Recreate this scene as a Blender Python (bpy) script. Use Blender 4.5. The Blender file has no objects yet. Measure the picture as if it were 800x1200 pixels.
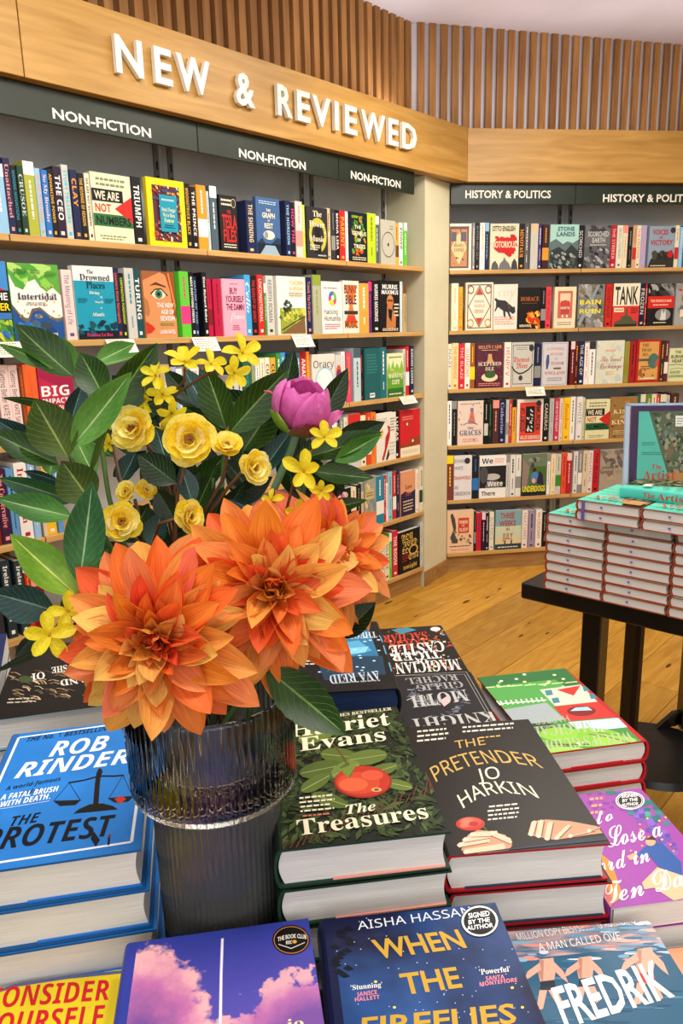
import bpy, math, random, os
from mathutils import Vector, Matrix
R = math.radians
sc = bpy.context.scene
COL = sc.collection
rng = random.Random(7)

# ------------------------------------------------------------------ camera
EYE = 1.39
F_PX, PITCH, ROLL = 879.76, R(13.3535), R(-1.3932)
_U = Vector((0, math.sin(PITCH), math.cos(PITCH)))
_F = Vector((0, math.cos(PITCH), -math.sin(PITCH)))
_X = Vector((1, 0, 0))
_c, _s = math.cos(ROLL), math.sin(ROLL)
CR = _c*_X + _s*_U
CU = _c*_U - _s*_X
cam = bpy.data.cameras.new('camera')
cam.sensor_fit = 'VERTICAL'; cam.sensor_height = 24; cam.lens = 24*F_PX/1200
cam.clip_start = .02
cam_o = bpy.data.objects.new('camera', cam); COL.objects.link(cam_o)
m = Matrix.Identity(4)
for i in range(3):
    m[i][0] = CR[i]; m[i][1] = CU[i]; m[i][2] = -_F[i]
m[0][3], m[1][3], m[2][3] = 0, 0, EYE
cam_o.matrix_world = m
cam.dof.use_dof = False
sc.camera = cam_o
ORG = Vector((0, 0, EYE))

# ------------------------------------------------------------------ light
sc.view_settings.view_transform = 'Standard'
sc.view_settings.look = 'None'
sc.view_settings.gamma = 1
sc.view_settings.use_curve_mapping = False
sc.view_settings.exposure = -0.12
w = bpy.data.worlds.new('world'); sc.world = w; w.use_nodes = True
w.node_tree.nodes['Background'].inputs[0].default_value = (1.0, .97, .93, 1)
w.node_tree.nodes['Background'].inputs[1].default_value = .42
def lamp(name, kind, loc, power, col, size=.5, aim=None, size_y=None, spread=None, cone=None):
    l = bpy.data.lights.new(name, kind); l.energy = power; l.color = col
    if kind == 'AREA':
        l.size = size
        if size_y: l.shape = 'RECTANGLE'; l.size_y = size_y
        if spread: l.spread = R(spread)
    else:
        l.shadow_soft_size = size
    if cone: l.spot_size = R(cone); l.spot_blend = .6
    o = bpy.data.objects.new(name, l); COL.objects.link(o); o.location = loc
    if aim is not None:
        o.rotation_euler = (Vector(aim)-Vector(loc)).to_track_quat('-Z', 'Y').to_euler()
    return o
WARM = (1, .93, .82); NEUT = (1, .97, .92)
# ceiling downlights over the aisle and spots turned to the shelves
lamp('ceiling_light_1', 'AREA', (-.2, 1.6, 2.72), 24, NEUT, .7, (-.2, 1.6, 0))
lamp('ceiling_light_2', 'AREA', (1.0, 2.8, 2.72), 34, WARM, .8, (1.0, 2.9, 0))
lamp('ceiling_light_3', 'AREA', (-.3, .1, 2.72), 20, NEUT, .6, (-.1, .7, .8))
lamp('ceiling_light_4', 'AREA', (2.2, 1.6, 2.72), 30, WARM, .8, (2.0, 2.0, 0))
lamp('shelf_spot_1', 'SPOT', (.35, 1.6, 2.68), 48, WARM, .06, (-.85, 2.7, 1.55), cone=75)
lamp('shelf_spot_2', 'SPOT', (1.1, 2.7, 2.68), 52, WARM, .06, (.1, 3.7, 1.4), cone=75)
lamp('shelf_spot_3', 'SPOT', (1.5, 2.6, 2.68), 38, NEUT, .06, (1.35, 4.3, 1.3), cone=80)
lamp('shelf_spot_4', 'SPOT', (.6, .2, 2.68), 45, NEUT, .05, (-.1, .65, 1.0), cone=60)

# added soft fill from behind the camera, lifts the dark shelf recesses
lamp('added_fill', 'AREA', (.6, -1.3, 1.75), 34, (1, .98, .97), 3.0, (.5, 3.0, 1.2), size_y=1.7)
# uplights added above the fascia to brighten the slatted screen and the ceiling
lamp('added_uplight_1', 'AREA', (.3, 3.35, 2.44), 4.5, (1, .95, .97), .12, (.3, 3.3, 3.4), size_y=1.6)
lamp('added_uplight_2', 'AREA', (1.9, 4.12, 2.44), 4.5, (1, .95, 1), 2.4, (1.9, 4.1, 3.4), size_y=.14)
# ------------------------------------------------------------------ helpers
def ray(px, py):
    a, b = (px-400)/F_PX, -(py-600)/F_PX
    return _F + CR*a + CU*b
def at_z(px, py, z):
    r = ray(px, py); return ORG + r*((z-EYE)/r.z)
def at_d(px, py, d):                       # point at the given distance along the optical axis
    return ORG + ray(px, py)*d
def proj(P):
    q = P-ORG; d = q.dot(_F)
    return (400+F_PX*q.dot(CR)/d, 600-F_PX*q.dot(CU)/d)
def lin(c):
    return tuple((x/12.92 if x <= .04045 else ((x+.055)/1.055)**2.4) for x in c)
PAL = dict(white='e9e7e0', cream='e6dcbe', beige='d2bb92', grey='8d8c88', palegrey='c3c2bb', charcoal='35343a', black='16151a', navy='1b2348', blue='2f6fb8',
    cobalt='1d4fa0', lightblue='8fb9d6', teal='1c8596', darkteal='174a52', aqua='58c8b4', turquoise='2fb6c0', green='3c8a34', darkgreen='1f3d2a', lime='b9cf2a',
    brightgreen='5cbf35', olive='8c8a2c', yellow='f0d21e', gold='d9a441', orange='e9942a', deeporange='dd5a22', red='c92a26', crimson='b3163f', maroon='541c26',
    darkred='7d1720', pink='e795ab', hotpink='d9397d', palepink='e9cbc4', salmon='ee8f80', purple='5b2a6e', lavender='a9a3c9', brown='6b4427', darkbrown='3a2a22',
    tan='b99b6b', peach='e2a887', skin='d99a72', magenta='a62f8f', sky='6fa3cf', slate='4b5b68', darkslate='2b3a3c', ice='b9cdd2')
def C(c):
    if isinstance(c, tuple): return c
    h = PAL.get(c, c)
    return lin(tuple(int(h[i:i+2], 16)/255 for i in (0, 2, 4)))

# ---- materials
MATS = {}
def nt(name, rough=.5, spec=.5, metal=0):
    m = bpy.data.materials.new(name); m.use_nodes = True; MATS[name] = m
    b = m.node_tree.nodes['Principled BSDF']
    b.inputs['Roughness'].default_value = rough
    b.inputs['Metallic'].default_value = metal
    b.inputs['Specular IOR Level'].default_value = spec
    return m, m.node_tree, b
def noise_mix(t, b, c1, c2, scale=(1, 1, 1), ns=8, detail=4, coord='Object', fac=(.35, .65), rnd=0, bump=0, dist=0):
    tc = t.nodes.new('ShaderNodeTexCoord'); mp = t.nodes.new('ShaderNodeMapping'); mp.inputs['Scale'].default_value = scale
    n = t.nodes.new('ShaderNodeTexNoise'); n.inputs['Scale'].default_value = ns; n.inputs['Detail'].default_value = detail; n.inputs['Distortion'].default_value = dist
    t.links.new(tc.outputs[coord], mp.inputs[0]); t.links.new(mp.outputs[0], n.inputs[0])
    r = t.nodes.new('ShaderNodeValToRGB'); r.color_ramp.elements[0].position = fac[0]; r.color_ramp.elements[1].position = fac[1]
    r.color_ramp.elements[0].color = (*c1, 1); r.color_ramp.elements[1].color = (*c2, 1)
    t.links.new(n.outputs[0], r.inputs[0]); out = r.outputs[0]
    if rnd:
        oi = t.nodes.new('ShaderNodeObjectInfo'); hs = t.nodes.new('ShaderNodeHueSaturation')
        mr = t.nodes.new('ShaderNodeMapRange'); mr.inputs['To Min'].default_value = 1-rnd; mr.inputs['To Max'].default_value = 1+rnd
        t.links.new(oi.outputs['Random'], mr.inputs[0]); t.links.new(mr.outputs[0], hs.inputs['Value']); t.links.new(out, hs.inputs['Color']); out = hs.outputs[0]
        ad = t.nodes.new('ShaderNodeVectorMath'); ad.operation = 'ADD'; t.links.new(tc.outputs[coord], ad.inputs[0])
        ml = t.nodes.new('ShaderNodeMath'); ml.operation = 'MULTIPLY'; ml.inputs[1].default_value = 31; t.links.new(oi.outputs['Random'], ml.inputs[0])
        t.links.new(ml.outputs[0], ad.inputs[1]); t.links.new(ad.outputs[0], mp.inputs[0])
    t.links.new(out, b.inputs['Base Color'])
    if bump:
        bp = t.nodes.new('ShaderNodeBump'); bp.inputs['Strength'].default_value = bump; bp.inputs['Distance'].default_value = .002
        t.links.new(n.outputs[0], bp.inputs['Height']); t.links.new(bp.outputs[0], b.inputs['Normal'])
    return n
def colnode(t, b, var=.06, ns=60):         # colour from the mesh's colour attribute with a slight printed mottling
    at = t.nodes.new('ShaderNodeAttribute'); at.attribute_name = 'Col'
    n = t.nodes.new('ShaderNodeTexNoise'); n.inputs['Scale'].default_value = ns
    tc = t.nodes.new('ShaderNodeTexCoord'); t.links.new(tc.outputs['Object'], n.inputs[0])
    mr = t.nodes.new('ShaderNodeMapRange'); mr.inputs['To Min'].default_value = 1-var; mr.inputs['To Max'].default_value = 1+var
    t.links.new(n.outputs[0], mr.inputs[0])
    hs = t.nodes.new('ShaderNodeHueSaturation'); t.links.new(mr.outputs[0], hs.inputs['Value']); t.links.new(at.outputs['Color'], hs.inputs['Color'])
    t.links.new(hs.outputs[0], b.inputs['Base Color']); return hs
m, t, b = nt('printed_card', .45, .22); colnode(t, b)
m, t, b = nt('glossy_jacket', .34, .16); colnode(t, b, .04)
m, t, b = nt('foil_lettering', .35, .6, .35); colnode(t, b, .03)
m, t, b = nt('matt_paint', .6, .3); colnode(t, b, .03)
m, t, b = nt('paper_edge', .8, .2); noise_mix(t, b, C('c9c6c0'), C('e6e4df'), (3, 3, 420), 6, 3, fac=(.3, .7), bump=.25)
m, t, b = nt('oak_shelf', .45, .4); noise_mix(t, b, C('b58a4e'), C('cfa566'), (1.2, 14, 14), 5, 6, fac=(.3, .75), rnd=.05)
m, t, b = nt('oak_fascia', .42, .4); noise_mix(t, b, C('a67a36'), C('c39650'), (1, 12, 12), 3, 7, fac=(.3, .72), rnd=.04, dist=.6)
m, t, b = nt('oak_slat', .55, .3); noise_mix(t, b, C('8a5c30'), C('b07f48'), (12, 12, 1), 3, 5, fac=(.3, .7), rnd=.16)
m, t, b = nt('oak_plinth', .5, .3); noise_mix(t, b, C('8d6535'), C('a87f4a'), (1.5, 12, 12), 4, 5)
m, t, b = nt('floor_oak', .33, .45); noise_mix(t, b, C('a9741f'), C('cf9c40'), (2.2, 16, 1), 2.2, 7, fac=(.25, .75), rnd=.16, bump=.06, dist=1.2)
m, t, b = nt('knot', .5, .3); noise_mix(t, b, C('4c2b0e'), C('7a4a18'), (1, 1, 1), 60, 3)
m, t, b = nt('sign_green', .4, .4); noise_mix(t, b, C('1a231a'), C('212b21'), (1, 1, 1), 5, 2)
m, t, b = nt('grey_panel', .7, .3); noise_mix(t, b, C('b0b3b5'), C('babdbf'), (1, 1, 1), 7, 4)
m, t, b = nt('cream_paint', .65, .3); noise_mix(t, b, C('cdc6a6'), C('d6cfb0'), (1, 1, 1), 4, 4)
m, t, b = nt('white_paint', .8, .2); noise_mix(t, b, C('dcd8de'), C('e4e0e8'), (1, 1, 1), 3, 3)
m, t, b = nt('letter_white', .35, .4); noise_mix(t, b, C('e6e1d3'), C('efeadd'), (1, 1, 1), 9, 2)
m, t, b = nt('steel', .4, .5, .6); noise_mix(t, b, C('7c7c78'), C('8c8c88'), (1, 1, 8), 9, 3)
m, t, b = nt('black_lacquer', .28, .5); noise_mix(t, b, C('0c0b0b'), C('131212'), (1, 1, 1), 12, 3)
m, t, b = nt('black_table', .22, .5); noise_mix(t, b, C('100f10'), C('171617'), (1, 1, 1), 12, 3)
m, t, b = nt('acrylic', .03, .5); b.inputs['Transmission Weight'].default_value = 1; b.inputs['IOR'].default_value = 1.12; noise_mix(t, b, (.95, .97, 1), (.98, .99, 1))
m, t, b = nt('ribbed_glass', .02, .5)
noise_mix(t, b, (.82, .86, .84), (.88, .91, .89), ns=5); b.inputs['Transmission Weight'].default_value = 1; b.inputs['IOR'].default_value = 1.45
m, t, b = nt('smoked_glass', .07, .5)
noise_mix(t, b, (.34, .35, .34), (.46, .47, .46), ns=5); b.inputs['Transmission Weight'].default_value = .84; b.inputs['IOR'].default_value = 1.45

# ---- mesh builder
class MB:
    def __init__(s): s.v = []; s.f = []; s.c = []; s.m = []; s.uv = None
    def add(s, vs, fs, col=(1, 1, 1), mi=0):
        n = len(s.v); s.v += [tuple(v) for v in vs]; col = C(col)
        for f in fs: s.f.append(tuple(n+i for i in f)); s.c.append(col); s.m.append(mi)
        return s
    def box(s, x0, x1, y0, y1, z0, z1, col=(1, 1, 1), mi=0):
        v = [(x, y, z) for z in (z0, z1) for y in (y0, y1) for x in (x0, x1)]
        return s.add(v, [(0, 2, 3, 1), (4, 5, 7, 6), (0, 1, 5, 4), (2, 6, 7, 3), (0, 4, 6, 2), (1, 3, 7, 5)], col, mi)
    def obox(s, P, X, Y, Z, col=(1, 1, 1)):            # box from a corner and three edge vectors
        P, X, Y, Z = map(Vector, (P, X, Y, Z))
        v = [P+X*i+Y*j+Z*k for k in (0, 1) for j in (0, 1) for i in (0, 1)]
        return s.add(v, [(0, 2, 3, 1), (4, 5, 7, 6), (0, 1, 5, 4), (2, 6, 7, 3), (0, 4, 6, 2), (1, 3, 7, 5)], col)
    def tube(s, pts, rad, col=(1, 1, 1), n=8):
        pts = [Vector(p) for p in pts]; rings = []
        ref = Vector((.3, .9, .2)).normalized()
        for i, p in enumerate(pts):
            d = (pts[min(i+1, len(pts)-1)]-pts[max(i-1, 0)]).normalized()
            a = d.cross(ref).normalized(); bb = d.cross(a)
            r = rad[i] if isinstance(rad, (list, tuple)) else rad
            rings.append([p+(a*math.cos(2*math.pi*k/n)+bb*math.sin(2*math.pi*k/n))*r for k in range(n)])
        vs = [q for rg in rings for q in rg]
        fs = [(i*n+k, i*n+(k+1) % n, (i+1)*n+(k+1) % n, (i+1)*n+k) for i in range(len(pts)-1) for k in range(n)]
        fs += [tuple(range(n-1, -1, -1)), tuple((len(pts)-1)*n+k for k in range(n))]
        return s.add(vs, fs, col)
    def mesh(s, name, mats, smooth=False):
        me = bpy.data.meshes.new(name); me.from_pydata(s.v, [], s.f)
        for mt in (mats if isinstance(mats, (list, tuple)) else [mats]): me.materials.append(MATS[mt])
        me.polygons.foreach_set('material_index', s.m)
        ca = me.color_attributes.new('Col', 'FLOAT_COLOR', 'CORNER')
        arr = []
        for f, c in zip(s.f, s.c): arr += [c[0], c[1], c[2], 1.0]*len(f)
        ca.data.foreach_set('color', arr)
        if s.uv: 
            ul = me.uv_layers.new(name='UVMap'); a = []
            for f in s.f:
                for i in f: a += list(s.uv[i])
            ul.data.foreach_set('uv', a)
        if smooth: me.polygons.foreach_set('use_smooth', [True]*len(s.f))
        me.update(); return me
    def build(s, name, mats, parent=None, smooth=False, mw=None):
        o = bpy.data.objects.new(name, s.mesh(name, mats, smooth)); COL.objects.link(o)
        if parent: o.parent = parent
        if mw is not None: o.matrix_world = mw if not parent else o.matrix_world
        return o
def tag(o, label=None, cat=None, group=None, kind=None):
    if label: o['label'] = label
    if cat: o['category'] = cat
    if group: o['group'] = group
    if kind: o['kind'] = kind
    return o
def empty(name, loc=(0, 0, 0), label=None, cat=None, group=None, mw=None):
    o = bpy.data.objects.new(name, None); COL.objects.link(o); o.empty_display_size = .05
    if mw is not None: o.matrix_world = mw
    else: o.location = loc
    return tag(o, label, cat, group)
def bevel(o, w=.001, seg=1):
    md = o.modifiers.new('bevel', 'BEVEL'); md.width = w; md.segments = seg; md.limit_method = 'ANGLE'
    return o
def smooth_by_angle(o, ang=35):
    me = o.data; me.polygons.foreach_set('use_smooth', [True]*len(me.polygons))
    import bmesh
    bm = bmesh.new(); bm.from_mesh(me)
    for e in bm.edges:
        if len(e.link_faces) == 2 and e.calc_face_angle() > R(ang): e.smooth = False
    bm.to_mesh(me); bm.free(); return o
# ---- lettering: letter shapes from Blender's own fonts, cut to flat meshes
_fd = os.path.join(bpy.utils.resource_path('LOCAL'), 'datafiles', 'fonts')
try: MATHF = bpy.data.fonts.load(os.path.join(_fd, 'NotoSansMath-Regular.woff2'))
except Exception: MATHF = None
STY = dict(s=(0x1D5D4, 0x1D5EE), S=(0x1D400, 0x1D41A), i=(0x1D63C, 0x1D656), I=(0x1D468, 0x1D482), c=(0x1D4D0, 0x1D4EA), f=(0x1D56C, 0x1D586))
_tc = {}
def glyphs(txt, style='s'):
    k = (txt, style)
    if k in _tc: return _tc[k]
    cu = bpy.data.curves.new('lettering', 'FONT'); cu.resolution_u = 2
    if style in STY and MATHF:
        U, L = STY[style]
        cu.font = MATHF
        cu.body = ''.join(chr(U+ord(q)-65) if 'A' <= q <= 'Z' else chr(L+ord(q)-97) if 'a' <= q <= 'z' else q for q in txt)
    else:
        cu.body = txt
        if style == 'n' and MATHF: cu.font = MATHF
        if style == 'G': cu.offset = .022
    o = bpy.data.objects.new('lettering', cu)
    me = bpy.data.meshes.new_from_object(o)
    vs = [(v.co.x, v.co.y) for v in me.vertices]; fs = [tuple(p.vertices) for p in me.polygons]
    bpy.data.objects.remove(o); bpy.data.curves.remove(cu); bpy.data.meshes.remove(me)
    if not vs: vs = [(0, 0)]
    x0 = min(v[0] for v in vs); x1 = max(v[0] for v in vs)
    cap = .7
    if any(q.isupper() or q in 'bdfhklt1234567890&' for q in txt): cap = max(v[1] for v in vs)
    else: cap = max(v[1] for v in vs)
    _tc[k] = ([((x-x0)/max(x1-x0, 1e-6), y/max(cap, 1e-6)) for x, y in vs], fs)
    return _tc[k]
class Art:
    """flat print on a cover: positions u, v in 0..1 across and up the cover, each layer a hair above the last"""
    def __init__(s, fn, step=.00005, base=.0002): s.fn = fn; s.mb = MB(); s.k = 0; s.step = step; s.base = base
    def _h(s): s.k += 1; return s.base+s.k*s.step
    def p(s, pts, col, mi=0):
        h = s._h(); s.mb.add([s.fn(min(1, max(0, u)), min(1, max(0, v)), h) for u, v in pts], [tuple(range(len(pts)))], col, mi); return s
    def r(s, a, b, c, d, col): return s.p([(a, b), (c, b), (c, d), (a, d)], col)
    def e(s, cu, cv, ru, rv, col, n=20): return s.p([(cu+ru*math.cos(6.2832*i/n), cv+rv*math.sin(6.2832*i/n)) for i in range(n)], col)
    def ring(s, cu, cv, ru, rv, col, w=.12, n=24):
        h = s._h(); vs = []
        for i in range(n):
            a = 6.2832*i/n
            vs += [s.fn(cu+ru*math.cos(a), cv+rv*math.sin(a), h), s.fn(cu+ru*(1-w)*math.cos(a), cv+rv*(1-w)*math.sin(a), h)]
        s.mb.add(vs, [(2*i, (2*i+2) % (2*n), (2*i+3) % (2*n), 2*i+1) for i in range(n)], col); return s
    def line(s, pts, w, col, asp=1.5):
        h = s._h()
        for (a, b), (c, d) in zip(pts[:-1], pts[1:]):
            dx, dy = c-a, (d-b)*asp; L = math.hypot(dx, dy) or 1
            nx, ny = -dy/L*w/2, dx/L*w/2/asp
            s.mb.add([s.fn(a+nx, b+ny, h), s.fn(a-nx, b-ny, h), s.fn(c-nx, d-ny, h), s.fn(c+nx, d+ny, h)], [(0, 1, 2, 3)], col)
        return s
    def frame(s, a, b, c, d, w, col, asp=1.5):
        s.r(a, b, a+w, d, col); s.k -= 1; s.r(c-w, b, c, d, col); s.k -= 1; s.r(a, b, c, b+w/asp, col); s.k -= 1; return s.r(a, d-w/asp, c, d, col)
    def t(s, txt, a, b, c, d, col, style='s', arc=0, mi=0):
        vs, fs = glyphs(txt, style); h = s._h()
        s.mb.add([s.fn(a+(c-a)*x, b+(d-b)*y+arc*4*x*(1-x), h) for x, y in vs], fs, col, mi); return s
    def ln(s, a, b, c, d, col, n=3, seed=1, mid=False):          # lines of small print too fine to read, as dashes
        g = random.Random(seed); h = s._h(); lh = (d-b)/n
        for i in range(n):
            y = d-lh*(i+.5); x = a; e = c-(c-a)*g.random()*.25
            if mid: x = a+(c-e)/2; e -= 0
            while x < e:
                wd = (c-a)*g.uniform(.06, .16); x2 = min(x+wd, e)
                s.mb.add([s.fn(x, y-lh*.22, h), s.fn(x2, y-lh*.22, h), s.fn(x2, y+lh*.22, h), s.fn(x, y+lh*.22, h)], [(0, 1, 2, 3)], col); x = x2+(c-a)*.03
        return s
    def blobs(s, n, a, b, c, d, cols, r=.03, seed=1, asp=1.5):
        g = random.Random(seed)
        for i in range(n):
            if i % 6: s.k -= .7
            u, v, q = g.uniform(a, c), g.uniform(b, d), r*g.uniform(.5, 1.3)
            s.p([(u+q*math.cos(x+g.random())*g.uniform(.6, 1.2), v+q/asp*math.sin(x)*g.uniform(.6, 1.2)) for x in (0, 1.1, 2.2, 3.3, 4.4, 5.5)], g.choice(cols))
        return s
    def build(s, name, parent, mats='printed_card'):
        return s.mb.build(name, mats, parent)

# ---- a book, lying: x from spine to fore-edge, y from foot to head, z up through its thickness
def book(W, H, T, front, spine=None, back=None, hard=False, board=None, mat='printed_card', detail=False, front_mat=None, round_=0, paper='paper_edge', name='book', sq=.003):
    spine = spine or front; back = back or front
    b = .0022 if hard else .0008
    if not hard: sq = .0004
    mb = MB()
    if detail:
        n = 8; hin = .007
        out = [(W, T), (hin, T)] + [(-round_*math.sin(math.pi*k/n), T/2+T/2*math.cos(math.pi*k/n)) for k in range(n+1)] + [(hin, 0), (W, 0)]
        inn = [(W, T-b), (hin, T-b)] + [(b-round_*math.sin(math.pi*k/n)*.9, T/2+(T/2-b)*math.cos(math.pi*k/n)) for k in range(n+1)] + [(hin, b), (W, b)]
    else:
        out = [(W, T), (.0012, T), (0, T-.0012), (0, .0012), (.0012, 0), (W, 0)]
        inn = [(W, T-b), (b, T-b), (b, T-b), (b, b), (b, b), (W, b)]
    k = len(out); ed = board or spine
    for i in range(k-1):
        col = front if i == 0 else back if i == k-2 else spine
        (x0, z0), (x1, z1) = out[i], out[i+1]; (a0, c0), (a1, c1) = inn[i], inn[i+1]
        mb.add([(x0, 0, z0), (x1, 0, z1), (x1, H, z1), (x0, H, z0)], [(0, 3, 2, 1)], col, 1 if (i == 0 and front_mat) else 0)
        mb.add([(a0, 0, c0), (a1, 0, c1), (a1, H, c1), (a0, H, c0)], [(0, 1, 2, 3)], ed)
        mb.add([(x0, 0, z0), (x1, 0, z1), (a1, 0, c1), (a0, 0, c0)], [(0, 1, 2, 3)], ed)
        mb.add([(x0, H, z0), (x1, H, z1), (a1, H, c1), (a0, H, c0)], [(0, 3, 2, 1)], ed)
    for (x0, z0), (a0, c0) in ((out[0], inn[0]), (out[-1], inn[-1])):
        mb.add([(x0, 0, z0), (x0, H, z0), (a0, H, c0), (a0, 0, c0)], [(0, 1, 2, 3)], ed)
    o = mb.build(name, [mat]+([front_mat] if front_mat else []))
    pg = MB()
    if detail:                                        # rounded back, hollow fore-edge
        n = 6; xs = .003-round_*.8
        prof = [(xs+round_*.8*(1-math.sin(math.pi*q/n)), b+(T-2*b)*q/n) for q in range(n+1)] + [(W-sq-round_*.5*math.sin(math.pi*q/n), T-b-(T-2*b)*q/n) for q in range(n+1)]
        kk = len(prof)
        v = [(x, sq, z) for x, z in prof]+[(x, H-sq, z) for x, z in prof]
        # end caps as strips between the two curved sides
        fs = [(q, kk-1-q, kk-2-q, q+1)[::-1] for q in range(n)]+[(kk+q, kk+q+1, 2*kk-2-q, 2*kk-1-q)[::-1] for q in range(n)]
        fs += [(q, (q+1) % kk, kk+(q+1) % kk, kk+q) for q in range(kk)]
        pg.add(v, fs)
    else:
        pg.box(b, W-sq, sq, H-sq, b, T-b)
    pg.build('page_block', paper, o)
    return o
def TOP(W, H, T, flip=False):
    return (lambda u, v, h: (W*(1-u), H*(1-v), T+h)) if flip else (lambda u, v, h: (W*u, H*v, T+h))
def SPINE(W, H, T, rd=0):                              # a: along the spine from head to foot, b: up through the thickness
    return lambda a, b, h: (-rd*2*math.sqrt(max(0, min(max(b, 0), 1)*(1-min(max(b, 0), 1))))-h-(.0004 if rd else 0), H*(1-a), T*b)
ORD = ['first', 'second', 'third', 'fourth', 'fifth', 'sixth', 'seventh', 'eighth', 'ninth', 'tenth', 'eleventh', 'twelfth', 'thirteenth', 'fourteenth', 'fifteenth', 'sixteenth', 'seventeenth']
# ------------------------------------------------------------------ the two shelf walls as frames: s along, d into the wall, z up
class Wall:
    def __init__(s, ang, dist):
        s.a = R(ang); s.X = Vector((math.sin(s.a), math.cos(s.a), 0)); s.Y = Vector((-math.cos(s.a), math.sin(s.a), 0))
        s.P = s.Y*dist; s.rz = math.pi/2-s.a
    def pt(s, q, d, z): return s.P+s.X*q+s.Y*d+Vector((0, 0, z))
    def s_of(s, px, z, d=0.0):
        lo, hi = -2.6, 6.0
        for _ in range(40):
            mid = (lo+hi)/2; P = s.pt(mid, d, z)
            if (P-ORG).dot(_F) < .05 or proj(P)[0] < px: lo = mid
            else: hi = mid
        return (lo+hi)/2
    def z_of(s, q, py, d=0.0):
        lo, hi = -.5, 3.5
        for _ in range(40):
            mid = (lo+hi)/2
            if proj(s.pt(q, d, mid))[1] > py: lo = mid
            else: hi = mid
        return (lo+hi)/2
    def hit(s, px, py, d=0.0):
        r = ray(px, py); t = ((s.P+s.Y*d)-ORG).dot(s.Y)/r.dot(s.Y); P = ORG+r*t
        return (P-s.P).dot(s.X), P.z
    def mw(s, q=0, d=0, z=0): return Matrix.Translation(s.pt(q, d, z)) @ Matrix.Rotation(s.rz, 4, 'Z')
WL, WR = Wall(42.261, 2.3568), Wall(81.911, 4.1065)
ZS = [EYE+.3196-.31855*k for k in range(6)]
TH = .021
DEP = .24
# where the planes of the two shelf fronts meet
def meet(d1, d2):
    A, B = WL.P+WL.Y*d1, WR.P+WR.Y*d2
    det = WL.X.x*-WR.X.y + WR.X.x*WL.X.y
    dx, dy = B.x-A.x, B.y-A.y
    t = (dx*-WR.X.y + WR.X.x*dy)/det
    return t, ((A+WL.X*t)-(WR.P+WR.Y*d2)).dot(WR.X)
FOFF = -.05
sc1, sc2 = meet(FOFF, FOFF)                            # the fascia's corner
L_END = WL.s_of(497, .9); R_START = WR.s_of(524, .9)
# ---- floor of oak boards running along the left wall
fl = empty('floor'); tag(fl, kind='structure')
MB().box(-4, 5, -1.5, 6.5, -.05, -.008, C('7a4a16')).build('subfloor', 'floor_oak', fl)
rot = Matrix.Rotation(WL.rz, 4, 'Z')
pw = .21
pm = {}
def plank_mesh(L):
    L = round(L, 1)
    if L not in pm:
        mb = MB(); b_ = .0015
        v = [(0, 0, -.006), (L, 0, -.006), (L, pw, -.006), (0, pw, -.006), (b_, b_, 0), (L-b_, b_, 0), (L-b_, pw-b_, 0), (b_, pw-b_, 0)]
        mb.add(v, [(4, 5, 6, 7), (0, 1, 5, 4), (1, 2, 6, 5), (2, 3, 7, 6), (3, 0, 4, 7)]); pm[L] = mb.mesh('plank', 'floor_oak')
    return pm[L]
g = random.Random(3)
for j in range(-16, 10):
    q = -3.2+g.random()*1.5
    while q < 6:
        L = g.choice([1.2, 1.6, 2.0])
        P = WL.X*(q+L/2)-WL.Y*(j*pw)
        if -1.6 < P.x < 3.2 and .4 < P.y < 5.6 and (abs(P.x) < P.y*.62+.9):
            o = bpy.data.objects.new('plank', plank_mesh(L)); COL.objects.link(o); o.parent = fl
            p0 = WL.X*q-WL.Y*(j*pw); o.matrix_local = Matrix.Translation(p0) @ rot
        q += L
kn = MB()
for px, py, r in ((546, 705, .02), (571, 700, .012), (487, 722, .01), (610, 745, .014), (455, 706, .02), (641, 742, .011), (783, 780, .016), (585, 690, .012), (620, 730, .008), (700, 770, .012), (788, 840, .02)):
    P = at_z(px, py, .0006); kn.add([P+WL.X*(r*1.7*math.cos(a/10*6.283))+WL.Y*(r*.5*math.sin(a/10*6.283)) for a in range(10)], [tuple(range(10))])
kn.build('wood_knot', 'knot', fl)
# ---- shell: ceiling, outer walls beyond the shelving
CEIL = WR.z_of(WR.s_of(560, 2.6, .1), 33, .1)
c = MB().box(-5, 6, -3, 8, CEIL, CEIL+.1).build('ceiling', 'white_paint'); tag(c, kind='structure')
def wallbox(name, W, s0, s1, d0, d1, z0, z1, mat):
    mb = MB(); mb.obox(W.pt(s0, d0, z0), W.X*(s1-s0), W.Y*(d1-d0), (0, 0, z1-z0)); o = mb.build(name, mat); return tag(o, kind='structure')
SL0, SR1 = -2.3, 3.6
e1, e2 = meet(DEP+.03, DEP+.03)
wallbox('wall_left', WL, SL0, e1, DEP+.03, DEP+.1, 0, 3.0, 'white_paint')
wallbox('wall_right', WR, e2, SR1, DEP+.03, DEP+.1, 0, 3.0, 'white_paint')
w_ = MB().box(3.7, 3.8, -1.5, 5.5, 0, 3.0).build('wall_side', 'cream_paint'); tag(w_, kind='structure')
w_ = MB().box(-3.9, -3.8, -1.5, 5.5, 0, 3.0).build('wall_far', 'cream_paint'); tag(w_, kind='structure')
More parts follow.
